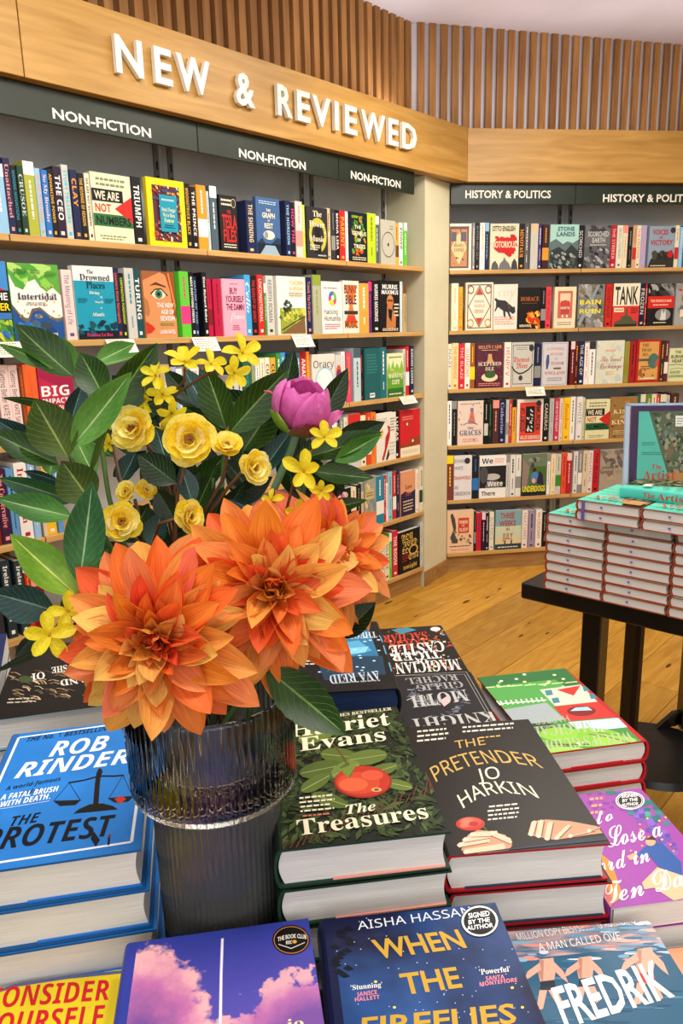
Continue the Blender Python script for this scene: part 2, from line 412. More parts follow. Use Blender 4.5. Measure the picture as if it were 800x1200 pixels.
# the narrow cream pier between the two runs of shelves
A = WL.pt(L_END, -.001, 0); B = WR.pt(R_START, -.001, 0)
pz = WL.z_of(L_END, 203)
FB = WR.z_of(WR.s_of(560, 2.1, FOFF), 213, FOFF)     # underside of the oak fascia
FT = WR.z_of(WR.s_of(560, 2.3, FOFF), 150, FOFF)
mb = MB(); v = [A, B, B+WR.Y*(DEP+.03), A+WL.Y*(DEP+.03)]
n4 = len(v); vs = [Vector((p.x, p.y, .0)) for p in v]+[Vector((p.x, p.y, FB)) for p in v]
mb.add(vs, [(0, 1, 5, 4), (1, 2, 6, 5), (2, 3, 7, 6), (3, 0, 4, 7), (4, 5, 6, 7)]); o = mb.build('wall_pier', 'cream_paint'); tag(o, kind='structure')
mb = MB(); dn = (B-A).normalized(); nn = Vector((dn.y, -dn.x, 0))*.008
mb.obox(A+nn*.1, B-A, nn, (0, 0, .085)); o = mb.build('baseboard_pier', 'oak_plinth'); tag(o, kind='structure')
# ---- fascia boards with the raised letters
def fascia(W, s0, s1, label):
    mb = MB(); mb.obox((s0, FOFF, FB), (s1-s0, 0, 0), (0, .03, 0), (0, 0, FT-FB))
    mb.obox((s0, FOFF+.03, FT-.045), (s1-s0, 0, 0), (0, .2, 0), (0, 0, .02))
    mb.obox((s0, FOFF+.03, FB+.0), (s1-s0, 0, 0), (0, .035, 0), (0, 0, .015))
    o = mb.build('fascia_board', 'oak_fascia'); o.matrix_world = W.mw(); bevel(o, .0015)
    return tag(o, label, 'fascia', 'oak fascia boards above the shelves')
sj = WL.hit(29, 90, FOFF)[0]
fa0 = fascia(WL, SL0, sj-.0015, 'oak fascia board left of the joint, above the leftmost shelves')
fa1 = fascia(WL, sj+.0015, sc1, 'oak fascia board carrying the raised white letters NEW & REVIEWED')
fa2 = fascia(WR, sc2, SR1, 'plain oak fascia board above the history signs')
LET = [('N', 135, 167, 88, 45), ('E', 181, 201, 0, 0), ('W', 207, 246, 0, 0), ('&', 276, 298, 0, 0), ('R', 325, 342, 0, 0), ('E', 348, 363, 0, 0), ('V', 366, 387, 0, 0), ('I', 392, 396.5, 0, 0),
       ('E', 404, 418, 0, 0), ('W', 423, 451, 0, 0), ('E', 455, 466.5, 0, 0), ('D', 471, 488, 0, 0)]
zb = (WL.hit(140, 90, FOFF)[1]+WL.hit(478, 174, FOFF)[1])/2; zt = (WL.hit(140, 46, FOFF)[1]+WL.hit(478, 146, FOFF)[1])/2
for ch, x0, x1, *_ in LET:
    a = WL.s_of(x0, (zb+zt)/2, FOFF-.02); b2 = WL.s_of(x1, (zb+zt)/2, FOFF-.02)
    vs, fs = glyphs(ch, 'G'); mb = MB(); n = len(vs)
    P = lambda x, y, d: (a+(b2-a)*x, FOFF-d, zb+(zt-zb)*y)
    mb.add([P(x, y, .022) for x, y in vs], fs); mb.add([P(x, y, .004) for x, y in vs], [f[::-1] for f in fs])
    ec = {}
    for f in fs:
        for i in range(len(f)):
            e = (f[i], f[(i+1) % len(f)]); ec[e] = 1
    for (i, j) in list(ec):
        if (j, i) not in ec: mb.add([P(*vs[i], .022), P(*vs[j], .022), P(*vs[j], .004), P(*vs[i], .004)], [(0, 3, 2, 1)])
    mb.build('letter', 'letter_white', fa1)
# ---- dark green sign boards
def signboard(W, s0, s1, z0, label, d=-.012):
    o = MB().box(s0, s1, d, d+.015, z0, FB-.001).build('sign_board', 'sign_green'); o.matrix_world = W.mw(); bevel(o, .001)
    return tag(o, label, 'sign', 'dark green section signs')
def signtext(W, o, txt, x0, y0, x1, y1, cap, d=-.012):
    a, za = W.hit(x0, y0, d); b2, zb_ = W.hit(x1, y1, d); zb_ = (za+zb_)/2; h = W.hit(x0, y0-cap, d)[1]-za
    art = Art(lambda u, v, hh: (a+(b2-a)*u, d-.0008-hh, zb_+h*v)); art.t(txt, 0, 0, 1, 1, 'e9e4d2', 'G'); art.build('lettering', o, 'letter_white')
zsL = WL.z_of(WL.s_of(482, 2.0), 228); zsR = WR.z_of(WR.s_of(560, 2.0), 240)
q0 = WL.s_of(231, 2.0); q1 = WL.s_of(395, 2.0); q2 = WL.s_of(483, 2.0)
s1_ = signboard(WL, SL0, q0-.002, zsL, 'dark green NON-FICTION sign, leftmost, above the yellow patterned cover')
s2_ = signboard(WL, q0+.002, q1-.002, zsL, 'dark green NON-FICTION sign, middle one of the three')
s3_ = signboard(WL, q1+.002, q2, zsL, 'short dark green NON-FICTION sign beside the cream pier')
signtext(WL, s1_, 'NON-FICTION', 62, 139, 177, 161, 12)
signtext(WL, s2_, 'NON-FICTION', 280, 185, 358, 198, 10)
signtext(WL, s3_, 'NON-FICTION', 411, 209.5, 469, 220, 9)
qr = WR.s_of(672, 2.0)
s4_ = signboard(WR, R_START+.005, qr-.001, zsR, 'dark green HISTORY & POLITICS sign next to the cream pier')
s5_ = signboard(WR, qr+.001, SR1, zsR, 'dark green HISTORY & POLITICS sign running off the right edge')
signtext(WR, s4_, 'HISTORY & POLITICS', 545, 231, 645, 233, 9)
signtext(WR, s5_, 'HISTORY & POLITICS', 706, 235, 816, 238, 9)
# ---- slatted timber screen above the fascia
sl = empty('wall_slatted'); tag(sl, kind='structure')
def slats(W, s0, s1, d, pitch, wd, dp):
    me = MB().box(0, wd, 0, dp, 0, CEIL-FT+.02).mesh('slat', 'oak_slat'); n = int((s1-s0)/pitch)
    for i in range(n):
        o = bpy.data.objects.new('slat', me); COL.objects.link(o); o.parent = sl; o.matrix_local = W.mw(s0+i*pitch, d, FT-.02)
SD = .2
c0, c1 = at_z(485, 25, CEIL), at_z(800, 52, CEIL); c0.z = c1.z = 0
t1b = (c0-WL.P).dot(WL.X)
slats(WL, t1b-34*.062-.042, t1b+.06, SD, .062, .036, .04)
dv = (c1-c0).normalized(); ndv = Vector((-dv.y, dv.x, 0)); ra = math.atan2(dv.y, dv.x)
me = MB().box(0, .037, 0, .013, 0, CEIL-FT+.02).mesh('slat', 'oak_slat')
for i in range(36):
    o = bpy.data.objects.new('slat', me); COL.objects.link(o); o.parent = sl
    o.matrix_local = Matrix.Translation(c0+dv*(.02+i*.0635)+Vector((0, 0, FT-.02))) @ Matrix.Rotation(ra, 4, 'Z')
mb = MB(); mb.obox(WL.pt(t1b-2.4, SD+.042, FT-.02), WL.X*2.43, WL.Y*.02, (0, 0, CEIL-FT+.02)); o = mb.build('wall_backing', 'white_paint', sl)
mb = MB(); mb.obox(c0+ndv*.028-dv*.02+Vector((0, 0, FT-.02)), dv*2.6, ndv*.02, (0, 0, CEIL-FT+.02)); o = mb.build('wall_backing', 'white_paint', sl)
# ---- bookcases: bays of open shelves on slotted uprights
def bookcase(W, s0, s1, label, end=None):
    e = empty('bookcase', mw=W.mw(s0, 0, 0)); tag(e, label, 'bookcase', 'open oak shelf bays'); L = s1-s0
    MB().box(.001, L-.001, DEP, DEP+.012, 0, FB-.02).build('back_panel', 'grey_panel', e)
    sm = MB().box(.002, L-.002, 0, DEP-.012, -TH, 0).mesh('shelf', 'oak_shelf')
    for k, z in enumerate(ZS):
        o = bpy.data.objects.new('shelf', sm); COL.objects.link(o); o.parent = e; o.location = (0, 0, z); bevel(o, .002, 2)
    MB().box(.001, L-.001, .02, .035, 0, ZS[5]-TH).build('plinth', 'oak_plinth', e)
    for x in (.02, L-.045):
        mb = MB(); z = ZS[5]; mb.box(x, x+.02, DEP-.01, DEP-.0005, ZS[5], FB-.03, C('74746f')); 
        while z < FB-.1: mb.box(x+.006, x+.014, DEP-.0112, DEP-.0098, z, z+.03, C('1c1c1c')); z += .05
        mb.build('slotted_upright', 'matt_paint', e)
    return e
zj = ZS[0]
bL = [SL0, WL.s_of(11, zj), WL.s_of(243, zj), WL.s_of(406, zj), L_END-.004]
nmL = ['leftmost non-fiction shelf bay, cut off by the left edge', 'wide non-fiction shelf bay under the leftmost sign', 'middle non-fiction shelf bay holding the pink framed cover', 'narrow non-fiction shelf bay beside the cream pier']
for i in range(4): bookcase(WL, bL[i], bL[i+1], nmL[i])
bR = [R_START+.004, WR.s_of(681, ZS[0]), WR.s_of(681, ZS[0])+.95, SR1]
nmR = ['history shelf bay next to the cream pier', 'history shelf bay behind the turquoise book tower', 'history shelf bay off the right edge']
for i in range(2): bookcase(WR, bR[i], bR[i+1], nmR[i])
# ---- little recommendation cards hooked over shelf edges
def shelf_card(W, k, px0, px1, yb, label, seed):
    z = ZS[k]-.002; q = W.s_of(px0, z, -.004); q1 = W.s_of(px1, z, -.004); zb = W.z_of(q, yb, -.02); w2 = q1-q
    e = MB(); e.obox((0, -.0012, 0), (w2, 0, 0), (0, .0008, 0), (0, -.03, zb-z), C('efe9d3')); o = e.build('shelf_card', 'printed_card'); o.matrix_world = W.mw(q, -.004, z)
    a = Art(lambda u, v, h: (w2*u, -.0012-.03*(1-v)-h, (zb-z)*(1-v))); a.ln(.1, .82, .8, .95, '3a3a3a', 1, seed); a.ln(.1, .15, .92, .75, '6c6a66', 5, seed+1); a.build('small_print', o)
    tag(o, label, 'card', 'cream recommendation cards')
shelf_card(WL, 1, -8, 25, 419, 'cream recommendation card at the left edge, under the green and blue cover', 1)
shelf_card(WL, 1, 123, 156, 414, 'cream recommendation card under the turquoise and white cover', 2)
shelf_card(WL, 1, 224, 252, 412, 'cream recommendation card under the black spines, behind yellow blossom', 3)
shelf_card(WL, 1, 341, 363, 407, 'cream recommendation card under the meadow landscape cover', 4)
shelf_card(WL, 2, 467, 484, 474, 'cream recommendation card on the third shelf beside the pier', 5)
shelf_card(WR, 2, 615, 637, 464, 'cream recommendation card on the history shelves', 6)
# ------------------------------------------------------------------ cover designs of the face-out books (u across, v up)
def fx_numbers(a):
    a.r(0, .59, .78, .77, 'black').r(0, .23, 1, .41, '2c6b3a').p([(1, .7), (.55, .5), (1, .3)], 'red').t('WE ARE', .06, .62, .68, .74, 'cream', 'G').t('NOT', .06, .44, .45, .56, 'red', 'G').t('NUMBERS', .06, .26, .94, .38, 'black', 'G')
    a.ln(.1, .8, .9, .95, '7a8a60', 2, 3, True).ln(.1, .03, .85, .11, '7c8c5c', 2, 4, True)
def fx_yellow(a):
    a.r(.14, .08, .86, .9, '5a2e3c').blobs(150, .15, .09, .85, .89, ['c9402e', 'e07a35', '2d5a9b', 'e8c247', '7a2020', 'efe3c0'], .035, 4).r(.28, .22, .74, .76, '1f95ac')
    a.ln(.34, .66, .68, .72, 'ice', 1).t("Don't Forget", .33, .52, .69, .58, 'cream', 'S').t("We're Here", .35, .44, .67, .5, 'cream', 'S').t('Forever', .38, .36, .64, .42, 'f6ef9a', 'S').ln(.36, .27, .66, .33, 'navy', 2, 5, True)
def fx_tesla(a):
    a.t('THE', .42, .68, .62, .74, 'red').t('TESLA', .12, .42, .95, .66, 'red', 'G').t('FILES', .16, .18, .9, .4, 'red', 'G').ln(.1, .8, .9, .95, 'cream', 2).ln(.15, .06, .9, .15, 'cream', 2).e(.8, .87, .13, .08, 'darkbrown').ring(.8, .87, .13, .08, 'cream', .1)
def fx_graph(a):
    a.r(0, 0, 1, .2, '16202f').p([(.1, 0), (.35, .17), (.75, .17), (.95, 0)], '8fa6b5').p([(0, .2), (.2, .3), (.35, .2)], '22364a').p([(.6, .2), (.85, .32), (1, .3), (1, .2)], '22364a').ln(.1, .88, .9, .95, 'ice', 2, 3, True)
    a.t('THE', .42, .76, .6, .81, 'cream').t('GRAPH', .24, .65, .78, .74, 'cream', 'G').t('OF', .46, .59, .56, .62, 'cream').t('REST', .32, .47, .68, .56, 'cream', 'G').e(.5, .35, .24, .08, 'cream').e(.38, .35, .09, .06, '8a8a86')
def fx_music(a):
    a.ring(.52, .46, .42, .34, 'b9b042', .3).p([(.35, .1), (.4, .65), (.6, .68), (.68, .1)], '1d1c20').e(.5, .62, .1, .07, '1d1c20').t('The', .3, .82, .72, .93, 'cream', 'S').t('Power', .12, .62, .85, .73, 'cream', 'S').t('of', .8, .5, .92, .56, 'cream', 'S').t('Music', .12, .34, .85, .45, 'cream', 'S').ln(.12, .16, .6, .28, 'cream', 3).ln(.5, .04, .9, .1, 'palegrey', 1)
def fx_trees(a):
    a.blobs(40, .15, .2, .85, .85, ['4f9e3a', '2c6a34', 'c9762a', 'b5b33a'], .08, 8).t('GERRY HO', .1, .88, .7, .93, 'lime').t('THE', .25, .67, .62, .74, 'cream', 'G').t('GENIUS', .1, .54, .92, .62, 'cream', 'G').t('OF', .38, .42, .6, .48, 'cream', 'G').t('TREES', .18, .28, .85, .36, 'cream', 'G').blobs(14, .3, .14, .7, .24, ['deeporange'], .05, 2).ln(.1, .03, .9, .11, 'cream', 2)
def fx_circle(a): a.ring(.5, .45, .44, .29, '4a4a42', .07).e(.5, .45, .06, .04, '3a3a35').ln(.6, .78, .85, .9, '8c8a7c', 2)
def fx_volcano(a):
    a.r(0, .5, 1, 1, '3f86c8').p([(0, .6), (.4, .78), (1, .62), (1, .5), (0, .5)], 'b9372b').r(0, .36, 1, .64, 'black').r(0, 0, 1, .36, '4f8a35').blobs(60, 0, 0, 1, .3, ['7cb23c', 'c9c43a', '2d6a3a', '356fb0'], .07, 3).r(0, .28, 1, .36, '3a70b8').t('THE', .5, .52, .95, .61, 'white', 'G').t('RIVER', .4, .39, .98, .48, 'yellow', 'G')
def fx_tidal(a):
    a.blobs(14, .0, .72, 1, .98, ['86c24a', '4d9a38', 'a7d06a'], .16, 3).p([(0, .3), (0, .86), (.1, .7), (.25, .66), (.35, .76), (.5, .8), (.6, .7), (.72, .64), (.85, .7), (1, .6), (1, .3)], 'ede9dc')
    a.p([(0, 0), (0, .48), (.15, .34), (.28, .28), (.38, .42), (.55, .44), (.72, .34), (.88, .28), (1, .32), (1, 0)], '6b5a52').p([(0, 0), (0, .44), (.14, .3), (.28, .22), (.4, .38), (.55, .4), (.72, .3), (.88, .24), (1, .28), (1, 0)], '1e4f8e').blobs(16, .05, .02, .95, .2, ['2b66ab', '17407a', '3b7fbe'], .12, 5)
    a.e(.5, .32, .09, .035, '5d6a78').e(.42, .23, .07, .04, '4a5a68').e(.64, .2, .13, .045, '3a444f').blobs(26, .06, .3, .94, .74, ['b08a3a', 'c9a45a'], .025, 9).t('Intertidal', .12, .54, .9, .62, 'navy', 'S').ln(.22, .46, .8, .51, 'grey', 2, 2, True).ln(.1, .86, .38, .93, '3a6a2c', 3).ln(.42, .87, .62, .92, '3a6a2c', 2).ln(.7, .84, .95, .9, '3a6a2c', 3).t('Jim Ayres', .4, .06, .85, .12, 'white', 'S')
def fx_drowned(a):
    a.r(0, .0, 1, .8, '1c93ad').r(0, 0, 1, .12, '101c22').blobs(18, 0, .08, 1, .22, ['12384a', '174d60'], .08, 2).t('The', .34, .9, .5, .95, '1b2a33', 'S').t('Drowned', .16, .81, .9, .89, '1b2a33', 'S').t('Places', .3, .7, .76, .79, '123040', 'S').t('Diving', .36, .62, .6, .66, 'white', 'S').t('in', .62, .57, .67, .6, 'white', 'S').t('Search', .48, .5, .68, .53, 'white', 'S').t('of', .6, .42, .64, .45, 'white', 'S').t('Atlantis', .38, .32, .68, .37, 'white', 'S')
    a.p([(.5, .2), (.6, .17), (.72, .25), (.62, .27), (.56, .25)], '0d2a38').t('Damian Le Bas', .2, .04, .85, .085, 'hotpink', 'S').ln(.06, .5, .3, .57, '12607a', 3).ln(.72, .5, .96, .57, '12607a', 3)
def fx_sexism(a):
    a.r(0, 0, 1, 1, 'cf8a58').p([(.5, 1), (1, 1), (1, .3), (.92, .3), (.85, .7), (.72, .95)], '8c4a26').p([(0, 1), (.6, 1), (.3, .93), (0, .86)], '9c5a34').p([(.0, .62), (.12, .55), (.16, .4), (.1, .32), (0, .36)], 'b3713f').p([(.18, .78), (.4, .84), (.72, .78), (.72, .76), (.4, .8)], '5a2f1c').e(.47, .66, .22, .07, 'e7d3c0').e(.47, .66, .12, .065, '3f7a52').e(.47, .66, .05, .03, 'black').line([(.22, .66), (.36, .73), (.56, .74), (.75, .64)], .03, '3a2018')
    a.p([(0, .25), (.16, .2), (.28, .14), (.16, .08), (0, .06)], 'c22f22').p([(.78, .98), (.84, .98), (.99, .5), (.96, .4)], 'd9783a').t('THE NEW', .38, .46, .92, .53, 'white', 'G').t('AGE OF', .5, .36, .92, .43, 'white', 'G').t('SEXISM', .46, .26, .93, .33, 'white', 'G').ln(.45, .18, .92, .23, '3f8a3a', 2).t('LAURA BATES', .42, .06, .92, .12, 'white', 'G')
def fx_buy(a):
    a.frame(.03, .02, .97, .98, .012, 'ee9db2').ln(.35, .9, .7, .93, '8c3a55', 1).t('BUY', .32, .74, .66, .85, '5c2440', 'G').t('YOURSELF', .12, .6, .92, .71, '5c2440', 'G').t('THE DAMN', .14, .46, .92, .57, '5c2440', 'G').t('flowers', .3, .3, .93, .42, 'white', 'c').ln(.35, .1, .75, .2, '8c3a55', 3, 2, True)
def fx_thorn(a):
    a.r(.08, .02, .96, .62, 'ced9dc').r(.08, .02, .96, .46, '8f9a3a').blobs(34, .1, .22, .92, .42, ['a9b23c', '6d8232', 'c7c34f', '4f6a2a'], .09, 5).p([(.1, .02), (.5, .16), (.94, .3), (.96, .02)], '7a5a3a').line([(.12, .08), (.5, .2), (.95, .32)], .03, '4a3322').blobs(14, .2, .42, .46, .58, ['3a4a2c', '2c3a22'], .06, 6).r(.32, .36, .35, .46, '3a2a1c').t('THORN', .42, .86, .92, .93, 'c9a64e', 'n').t('& BRIAR', .42, .77, .92, .83, 'c9a64e', 'n').ln(.4, .66, .9, .74, 'b09a6a', 2)
def fx_hack(a):
    a.t('Sam Arrington', .08, .86, .75, .9, 'charcoal').e(.52, .68, .2, .14, 'd9457a').p([(.52, .68), (.34, .74), (.4, .8), (.55, .82)], '2f6fb8').p([(.52, .68), (.34, .62), (.45, .55), (.6, .55)], 'yellow').p([(.52, .68), (.72, .66), (.66, .78), (.58, .81)], '5cbf35').e(.52, .69, .07, .05, 'white').t('Hacking', .1, .38, .75, .48, 'charcoal', 'n').t('Humanity', .1, .25, .9, .35, 'charcoal', 'n').ln(.12, .08, .9, .2, 'hotpink', 3)
def fx_bible(a):
    a.p([(.1, .92), (.9, .92), (.6, .52), (.9, .12), (.1, .12), (.4, .52)], 'e8792c').t('BUNNY', .1, .76, .9, .92, '3a2440', 'G').t('BIBLE', .16, .56, .84, .73, '3a2440', 'G').r(.08, .36, .92, .43, 'charcoal').p([(.3, .34), (.7, .34), (.9, .2), (.1, .2)], 'd9402a').t('MUSIC', .1, .1, .9, .24, '6a4a2a', 'G')
def fx_murris(a):
    a.t('MURRIS', .12, .84, .88, .93, 'white', 'G').t('MAXIMUS', .08, .74, .92, .82, 'white', 'G').e(.5, .6, .17, .13, 'c9824a').p([(.34, .5), (.3, .1), (.5, .04), (.78, .1), (.8, .3), (.62, .46), (.64, .6), (.4, .6)], 'b87342').p([(.4, .46), (.62, .44), (.55, .2), (.42, .3)], 'black').r(.36, .6, .64, .64, '6a3a20').ln(.7, .3, .95, .58, 'cream', 4).t('EXCELLENCE', .12, .03, .9, .08, 'cream')
def fx_big(a): a.p([(0, 1), (1, 1), (1, .6), (0, .85)], '9c1d45').p([(0, .3), (1, .5), (1, 0), (0, 0)], 'd8452c').t('BIG', .05, .58, .85, .72, 'white', 's').t('IMPACT', .06, .48, .8, .55, 'white', 's').t('WITHOUT', .06, .38, .8, .45, 'white', 's').t('BURNOUT', .06, .28, .8, .35, 'white', 's')
def fx_oracy(a): a.e(.54, .46, .42, .3, '9fc4d2').e(.54, .46, .36, .26, 'dfe9e6').p([(.7, .24), (.9, .16), (.86, .34)], '9fc4d2').t('Oracy', .06, .74, .96, .88, 'charcoal', 'n').ln(.3, .1, .9, .15, 'salmon', 1)
def fx_globe(a): a.e(.5, .6, .42, .2, 'c9552f').e(.5, .56, .4, .15, '7a2f66').e(.5, .5, .3, .1, '24507c')
def fx_tealback(a): a.ln(.15, .5, .85, .9, '3a8078', 7, 6).r(.3, .04, .62, .13, 'e6e6e0').ln(.33, .06, .59, .12, 'black', 1)
def fx_walk(a): a.r(0, 0, 1, .62, '5c9a2c').p([(0, .62), (.1, .8), (.2, .64), (.35, .84), (.45, .66), (.6, .78), (.75, .64), (.9, .84), (1, .64), (1, .5), (0, .5)], '86b53c').t('the', .2, .6, .4, .66, 'cream', 'n').t('walking', .06, .44, .94, .57, 'cream', 's').t('cure', .28, .29, .74, .4, 'cream', 's').r(0, 0, 1, .2, '2f6a2a').ln(.1, .04, .9, .1, 'cream', 1).ln(.1, .88, .9, .95, 'olive', 1)
def fx_fiars(a): a.t('FIARS', .05, .8, .55, .9, 'grey', 'n').p([(.4, .25), (.45, .5), (.6, .62), (.55, .75), (.7, .7), (.68, .5), (.55, .3), (.35, .02), (.25, .04)], 'b52a2a').p([(.2, .45), (.35, .6), (.3, .7), (.2, .62)], 'e0b42c').p([(.45, .02), (.6, .25), (.66, .12), (.55, .02)], '3a3a2c').ln(.7, .6, .95, .9, 'grey', 5).ln(.65, .1, .95, .4, 'palegrey', 4)
def fx_redwave(a): a.r(0, 0, 1, .2, 'cream').p([(0, .2), (0, .3), (.3, .24), (.6, .38), (1, .4), (1, .26), (.6, .2)], '8a4420').ln(.1, .78, .65, .88, 'salmon', 2).e(.35, .7, .12, .05, '8a4420').e(.34, .7, .04, .03, 'cream').e(.62, .32, .05, .03, 'cream').ln(.1, .06, .9, .14, 'beige', 2)
def fx_map(a): a.blobs(20, .05, .05, .95, .95, ['b9a86a', 'd0c49a', '7a8a8a', '8aa0a8'], .14, 4).r(.1, .55, .8, .75, 'c3b27c').ln(.15, .6, .75, .7, 'brown', 2)
def fx_love(a): a.r(0, 0, 1, .5, '2b2446').p([(0, .5), (.3, .56), (.6, .48), (1, .55), (1, .4), (0, .4)], '2b2446').t('Love', .3, .6, .75, .7, '3a2a3a', 'S').t('THEY', .3, .44, .7, .52, 'b5574a', 'S').ln(.12, .08, .88, .36, 'beige', 4, 3, True)
def fx_blackpink(a): a.blobs(16, .1, .1, .9, .9, ['e58a8a', 'c96a8a', 'cfc0b0'], .13, 3).t('ME', .1, .3, .8, .48, 'palegrey', 'S')
def fx_you(a): a.t('YOU', .12, .78, .66, .94, 'd9b45a', 'f').t('NEED', .2, .62, .86, .76, 'd9b45a', 'f').t('TO', .14, .46, .45, .6, 'd9b45a', 'f').ring(.68, .5, .22, .12, 'd9b45a', .25).t('EAT', .45, .28, .95, .42, 'd9b45a', 'f').ln(.15, .26, .45, .44, 'crimson', 3).t('tonight', .2, .08, .85, .2, 'd9b45a', 'f')
def fx_cartouche(a): a.r(.0, .04, .88, .94, '6d4a44').r(.05, .08, .8, .88, 'b9855a').p([(.42, .84), (.78, .48), (.42, .12), (.06, .48)], 'd9c08c').t('MOGHUL', .2, .5, .66, .57, 'brown', 'S').t('EMPIRE', .2, .4, .66, .47, 'brown', 'S').r(.5, .62, .76, .82, '5d5866').r(.06, .62, .3, .82, '5d5866').blobs(16, 0, .02, .9, .96, ['8c5a3c', '4c3a3c'], .04, 3)
def fx_notor(a): a.blobs(26, .18, .36, .82, .7, ['c5201e'], .13, 5).e(.5, .53, .4, .17, 'c5201e').t('OTTO ENGLISH', .06, .84, .86, .95, 'charcoal', 'G').t('NOTORIOUS', .06, .48, .9, .62, 'cream', 'G').p([(.3, 0), (.36, .14), (.46, .2), (.5, .28), (.56, .2), (.66, .14), (.76, 0)], '6d6d70').p([(.04, 0), (.08, .14), (.18, .2), (.28, .1), (.3, 0)], '55555a').p([(.74, 0), (.78, .16), (.86, .24), (.94, .16), (.98, 0)], '3f3f44')
def fx_stone(a): a.p([(0, .6), (.2, .68), (.45, .56), (.6, .62), (.8, .58), (1, .66), (1, 0), (0, 0)], '5d6f72').p([(0, .4), (.3, .5), (.55, .4), (.75, .55), (1, .4), (1, 0), (0, 0)], '2e3738').blobs(40, 0, 0, 1, .38, ['87908c', '4a5554', 'a5aaa0', '1f2526'], .07, 6).t('STONE', .25, .86, .84, .95, '3d6a72', 'G').t('LANDS', .22, .74, .86, .83, '3d6a72', 'G')
def fx_scorch(a): a.r(0, .0, 1, .5, '5a5a5c').blobs(40, 0, 0, 1, .5, ['85858a', '3a3a3e', 'a9a9aa', '202024'], .09, 7).blobs(14, 0, .85, 1, 1, ['6a6a6e', '3c3c40'], .14, 3).t('SCORCHED', .1, .74, .92, .86, 'palegrey', 'G').t('EARTH', .28, .6, .78, .71, 'palegrey', 'G').ln(.2, .52, .85, .57, 'palegrey', 1)
def fx_voices(a): a.p([(0, 0), (1, 0), (1, .3), (.9, .42), (.7, .38), (.5, .42), (.3, .3), (.1, .2)], '34322c').blobs(16, .2, .2, .9, .36, ['4a463c', '2a2824'], .1, 3).t('VOICES', .12, .8, .72, .92, 'b32a24', 'G').t('OF', .4, .7, .52, .76, 'b32a24', 'G').t('VICTORY', .06, .55, .92, .67, 'b32a24', 'G').e(.84, .32, .11, .08, 'c5201e').e(.9, .9, .1, .07, 'charcoal').ln(.1, .02, .7, .07, 'cream', 1)
def fx_diamond(a): a.frame(.06, .04, .94, .96, .03, '4a2a2a').line([(.5, .93), (.9, .5), (.5, .07), (.1, .5), (.5, .93)], .03, '7a3a34').p([(.5, .9), (.36, .74), (.64, .74)], 'b8452c').p([(.5, .1), (.36, .26), (.64, .26)], 'b8452c').ring(.82, .85, .12, .09, '8a4a3a', .3).ring(.18, .85, .12, .09, '8a4a3a', .3).ring(.82, .15, .12, .09, 'c08a4a', .3).ring(.18, .15, .12, .09, 'c08a4a', .3).t('MAPLE', .3, .48, .7, .54, 'salmon', 'S').ln(.3, .58, .7, .64, 'a5705a', 2, 3, True).ln(.32, .36, .68, .44, 'a5705a', 3, 3, True)
def fx_dog(a): a.t('CITY', .2, .74, .85, .86, 'c9c6b4', 'S').p([(.02, .68), (.1, .62), (.1, .5), (.04, .42), (.08, .4), (.18, .5), (.24, .48), (.4, .42), (.44, .28), (.52, .24), (.5, .4), (.58, .38), (.72, .22), (.78, .24), (.66, .4), (.82, .34), (.92, .38), (.9, .5), (.8, .5), (.5, .64), (.2, .66), (.1, .7)], 'charcoal').line([(.6, .56), (.75, .72), (.95, .9)], .02, 'beige').ln(.05, .1, .95, .3, 'salmon', 4, 3).r(.62, .46, .68, .54, 'brown')
def fx_horace(a): a.blobs(30, .45, .02, .98, .4, ['e8651c', 'f2a12a', 'c9361a', 'f6d060'], .11, 4).r(0, .78, .45, .8, 'black').t('HORACE', .1, .68, .92, .78, 'b5622c', 'S').ln(.15, .6, .85, .65, 'brown', 1).t('MEMORIES', .08, .05, .6, .11, 'cream')
def fx_gate(a): a.r(.16, .24, .84, .9, 'c9695a').r(.26, .62, .74, .84, 'e6c9a4').r(.3, .34, .7, .66, 'b8453c').e(.5, .6, .14, .08, 'c8463c').r(.36, .26, .44, .32, 'cream').r(.56, .26, .64, .32, 'cream').t('NORTH', .3, .46, .7, .52, 'cream').ln(.14, .06, .86, .16, 'grey', 2, 3, True)
def fx_rain(a): a.blobs(50, 0, 0, 1, 1, ['6c6c6c', '9a9a96', '3c3c3e', 'b9b9b4', '7a7256'], .14, 6).p([(0, .1), (.7, .98), (.8, .98), (.1, .02)], '8f989c').t('RAIN', .06, .54, .86, .64, 'f2e22a', 's').t('&', .4, .46, .5, .52, 'f2e22a').t('RUIN', .06, .33, .86, .43, 'f2e22a', 's')
def fx_tank(a): a.r(0, .48, 1, 1, 'ece4c8').t('TANK', .06, .52, .94, .93, 'charcoal', 'G').p([(.08, 0), (.1, .12), (.3, .16), (.34, .24), (.48, .26), (.5, .42), (.56, .42), (.57, .26), (.72, .22), (.8, .14), (.94, .12), (.94, 0)], '55543c').r(.05, .34, .42, .44, 'cream').ln(.1, .36, .4, .42, 'red', 1).p([(.1, 0), (.1, .06), (.94, .06), (.94, 0)], '2c2c22').ln(.7, .3, .95, .44, 'darkred', 3)
def fx_prop(a): a.blobs(22, 0, .72, 1, 1, ['6a6a6a', '8c8c8a', '3a3a3a', 'a5a5a0'], .14, 5).r(0, .42, 1, .7, 'd42824').t("THE PEOPLE'S WAR", .1, .56, .9, .62, 'cream').ln(.2, .47, .8, .52, 'cream', 1).e(.6, .26, .3, .14, '8a8a88').p([(.5, .14), (.55, .4), (.62, .28), (.7, .4), (.72, .14)], 'd8d8d4').ln(.25, .05, .75, .1, 'cream', 1)
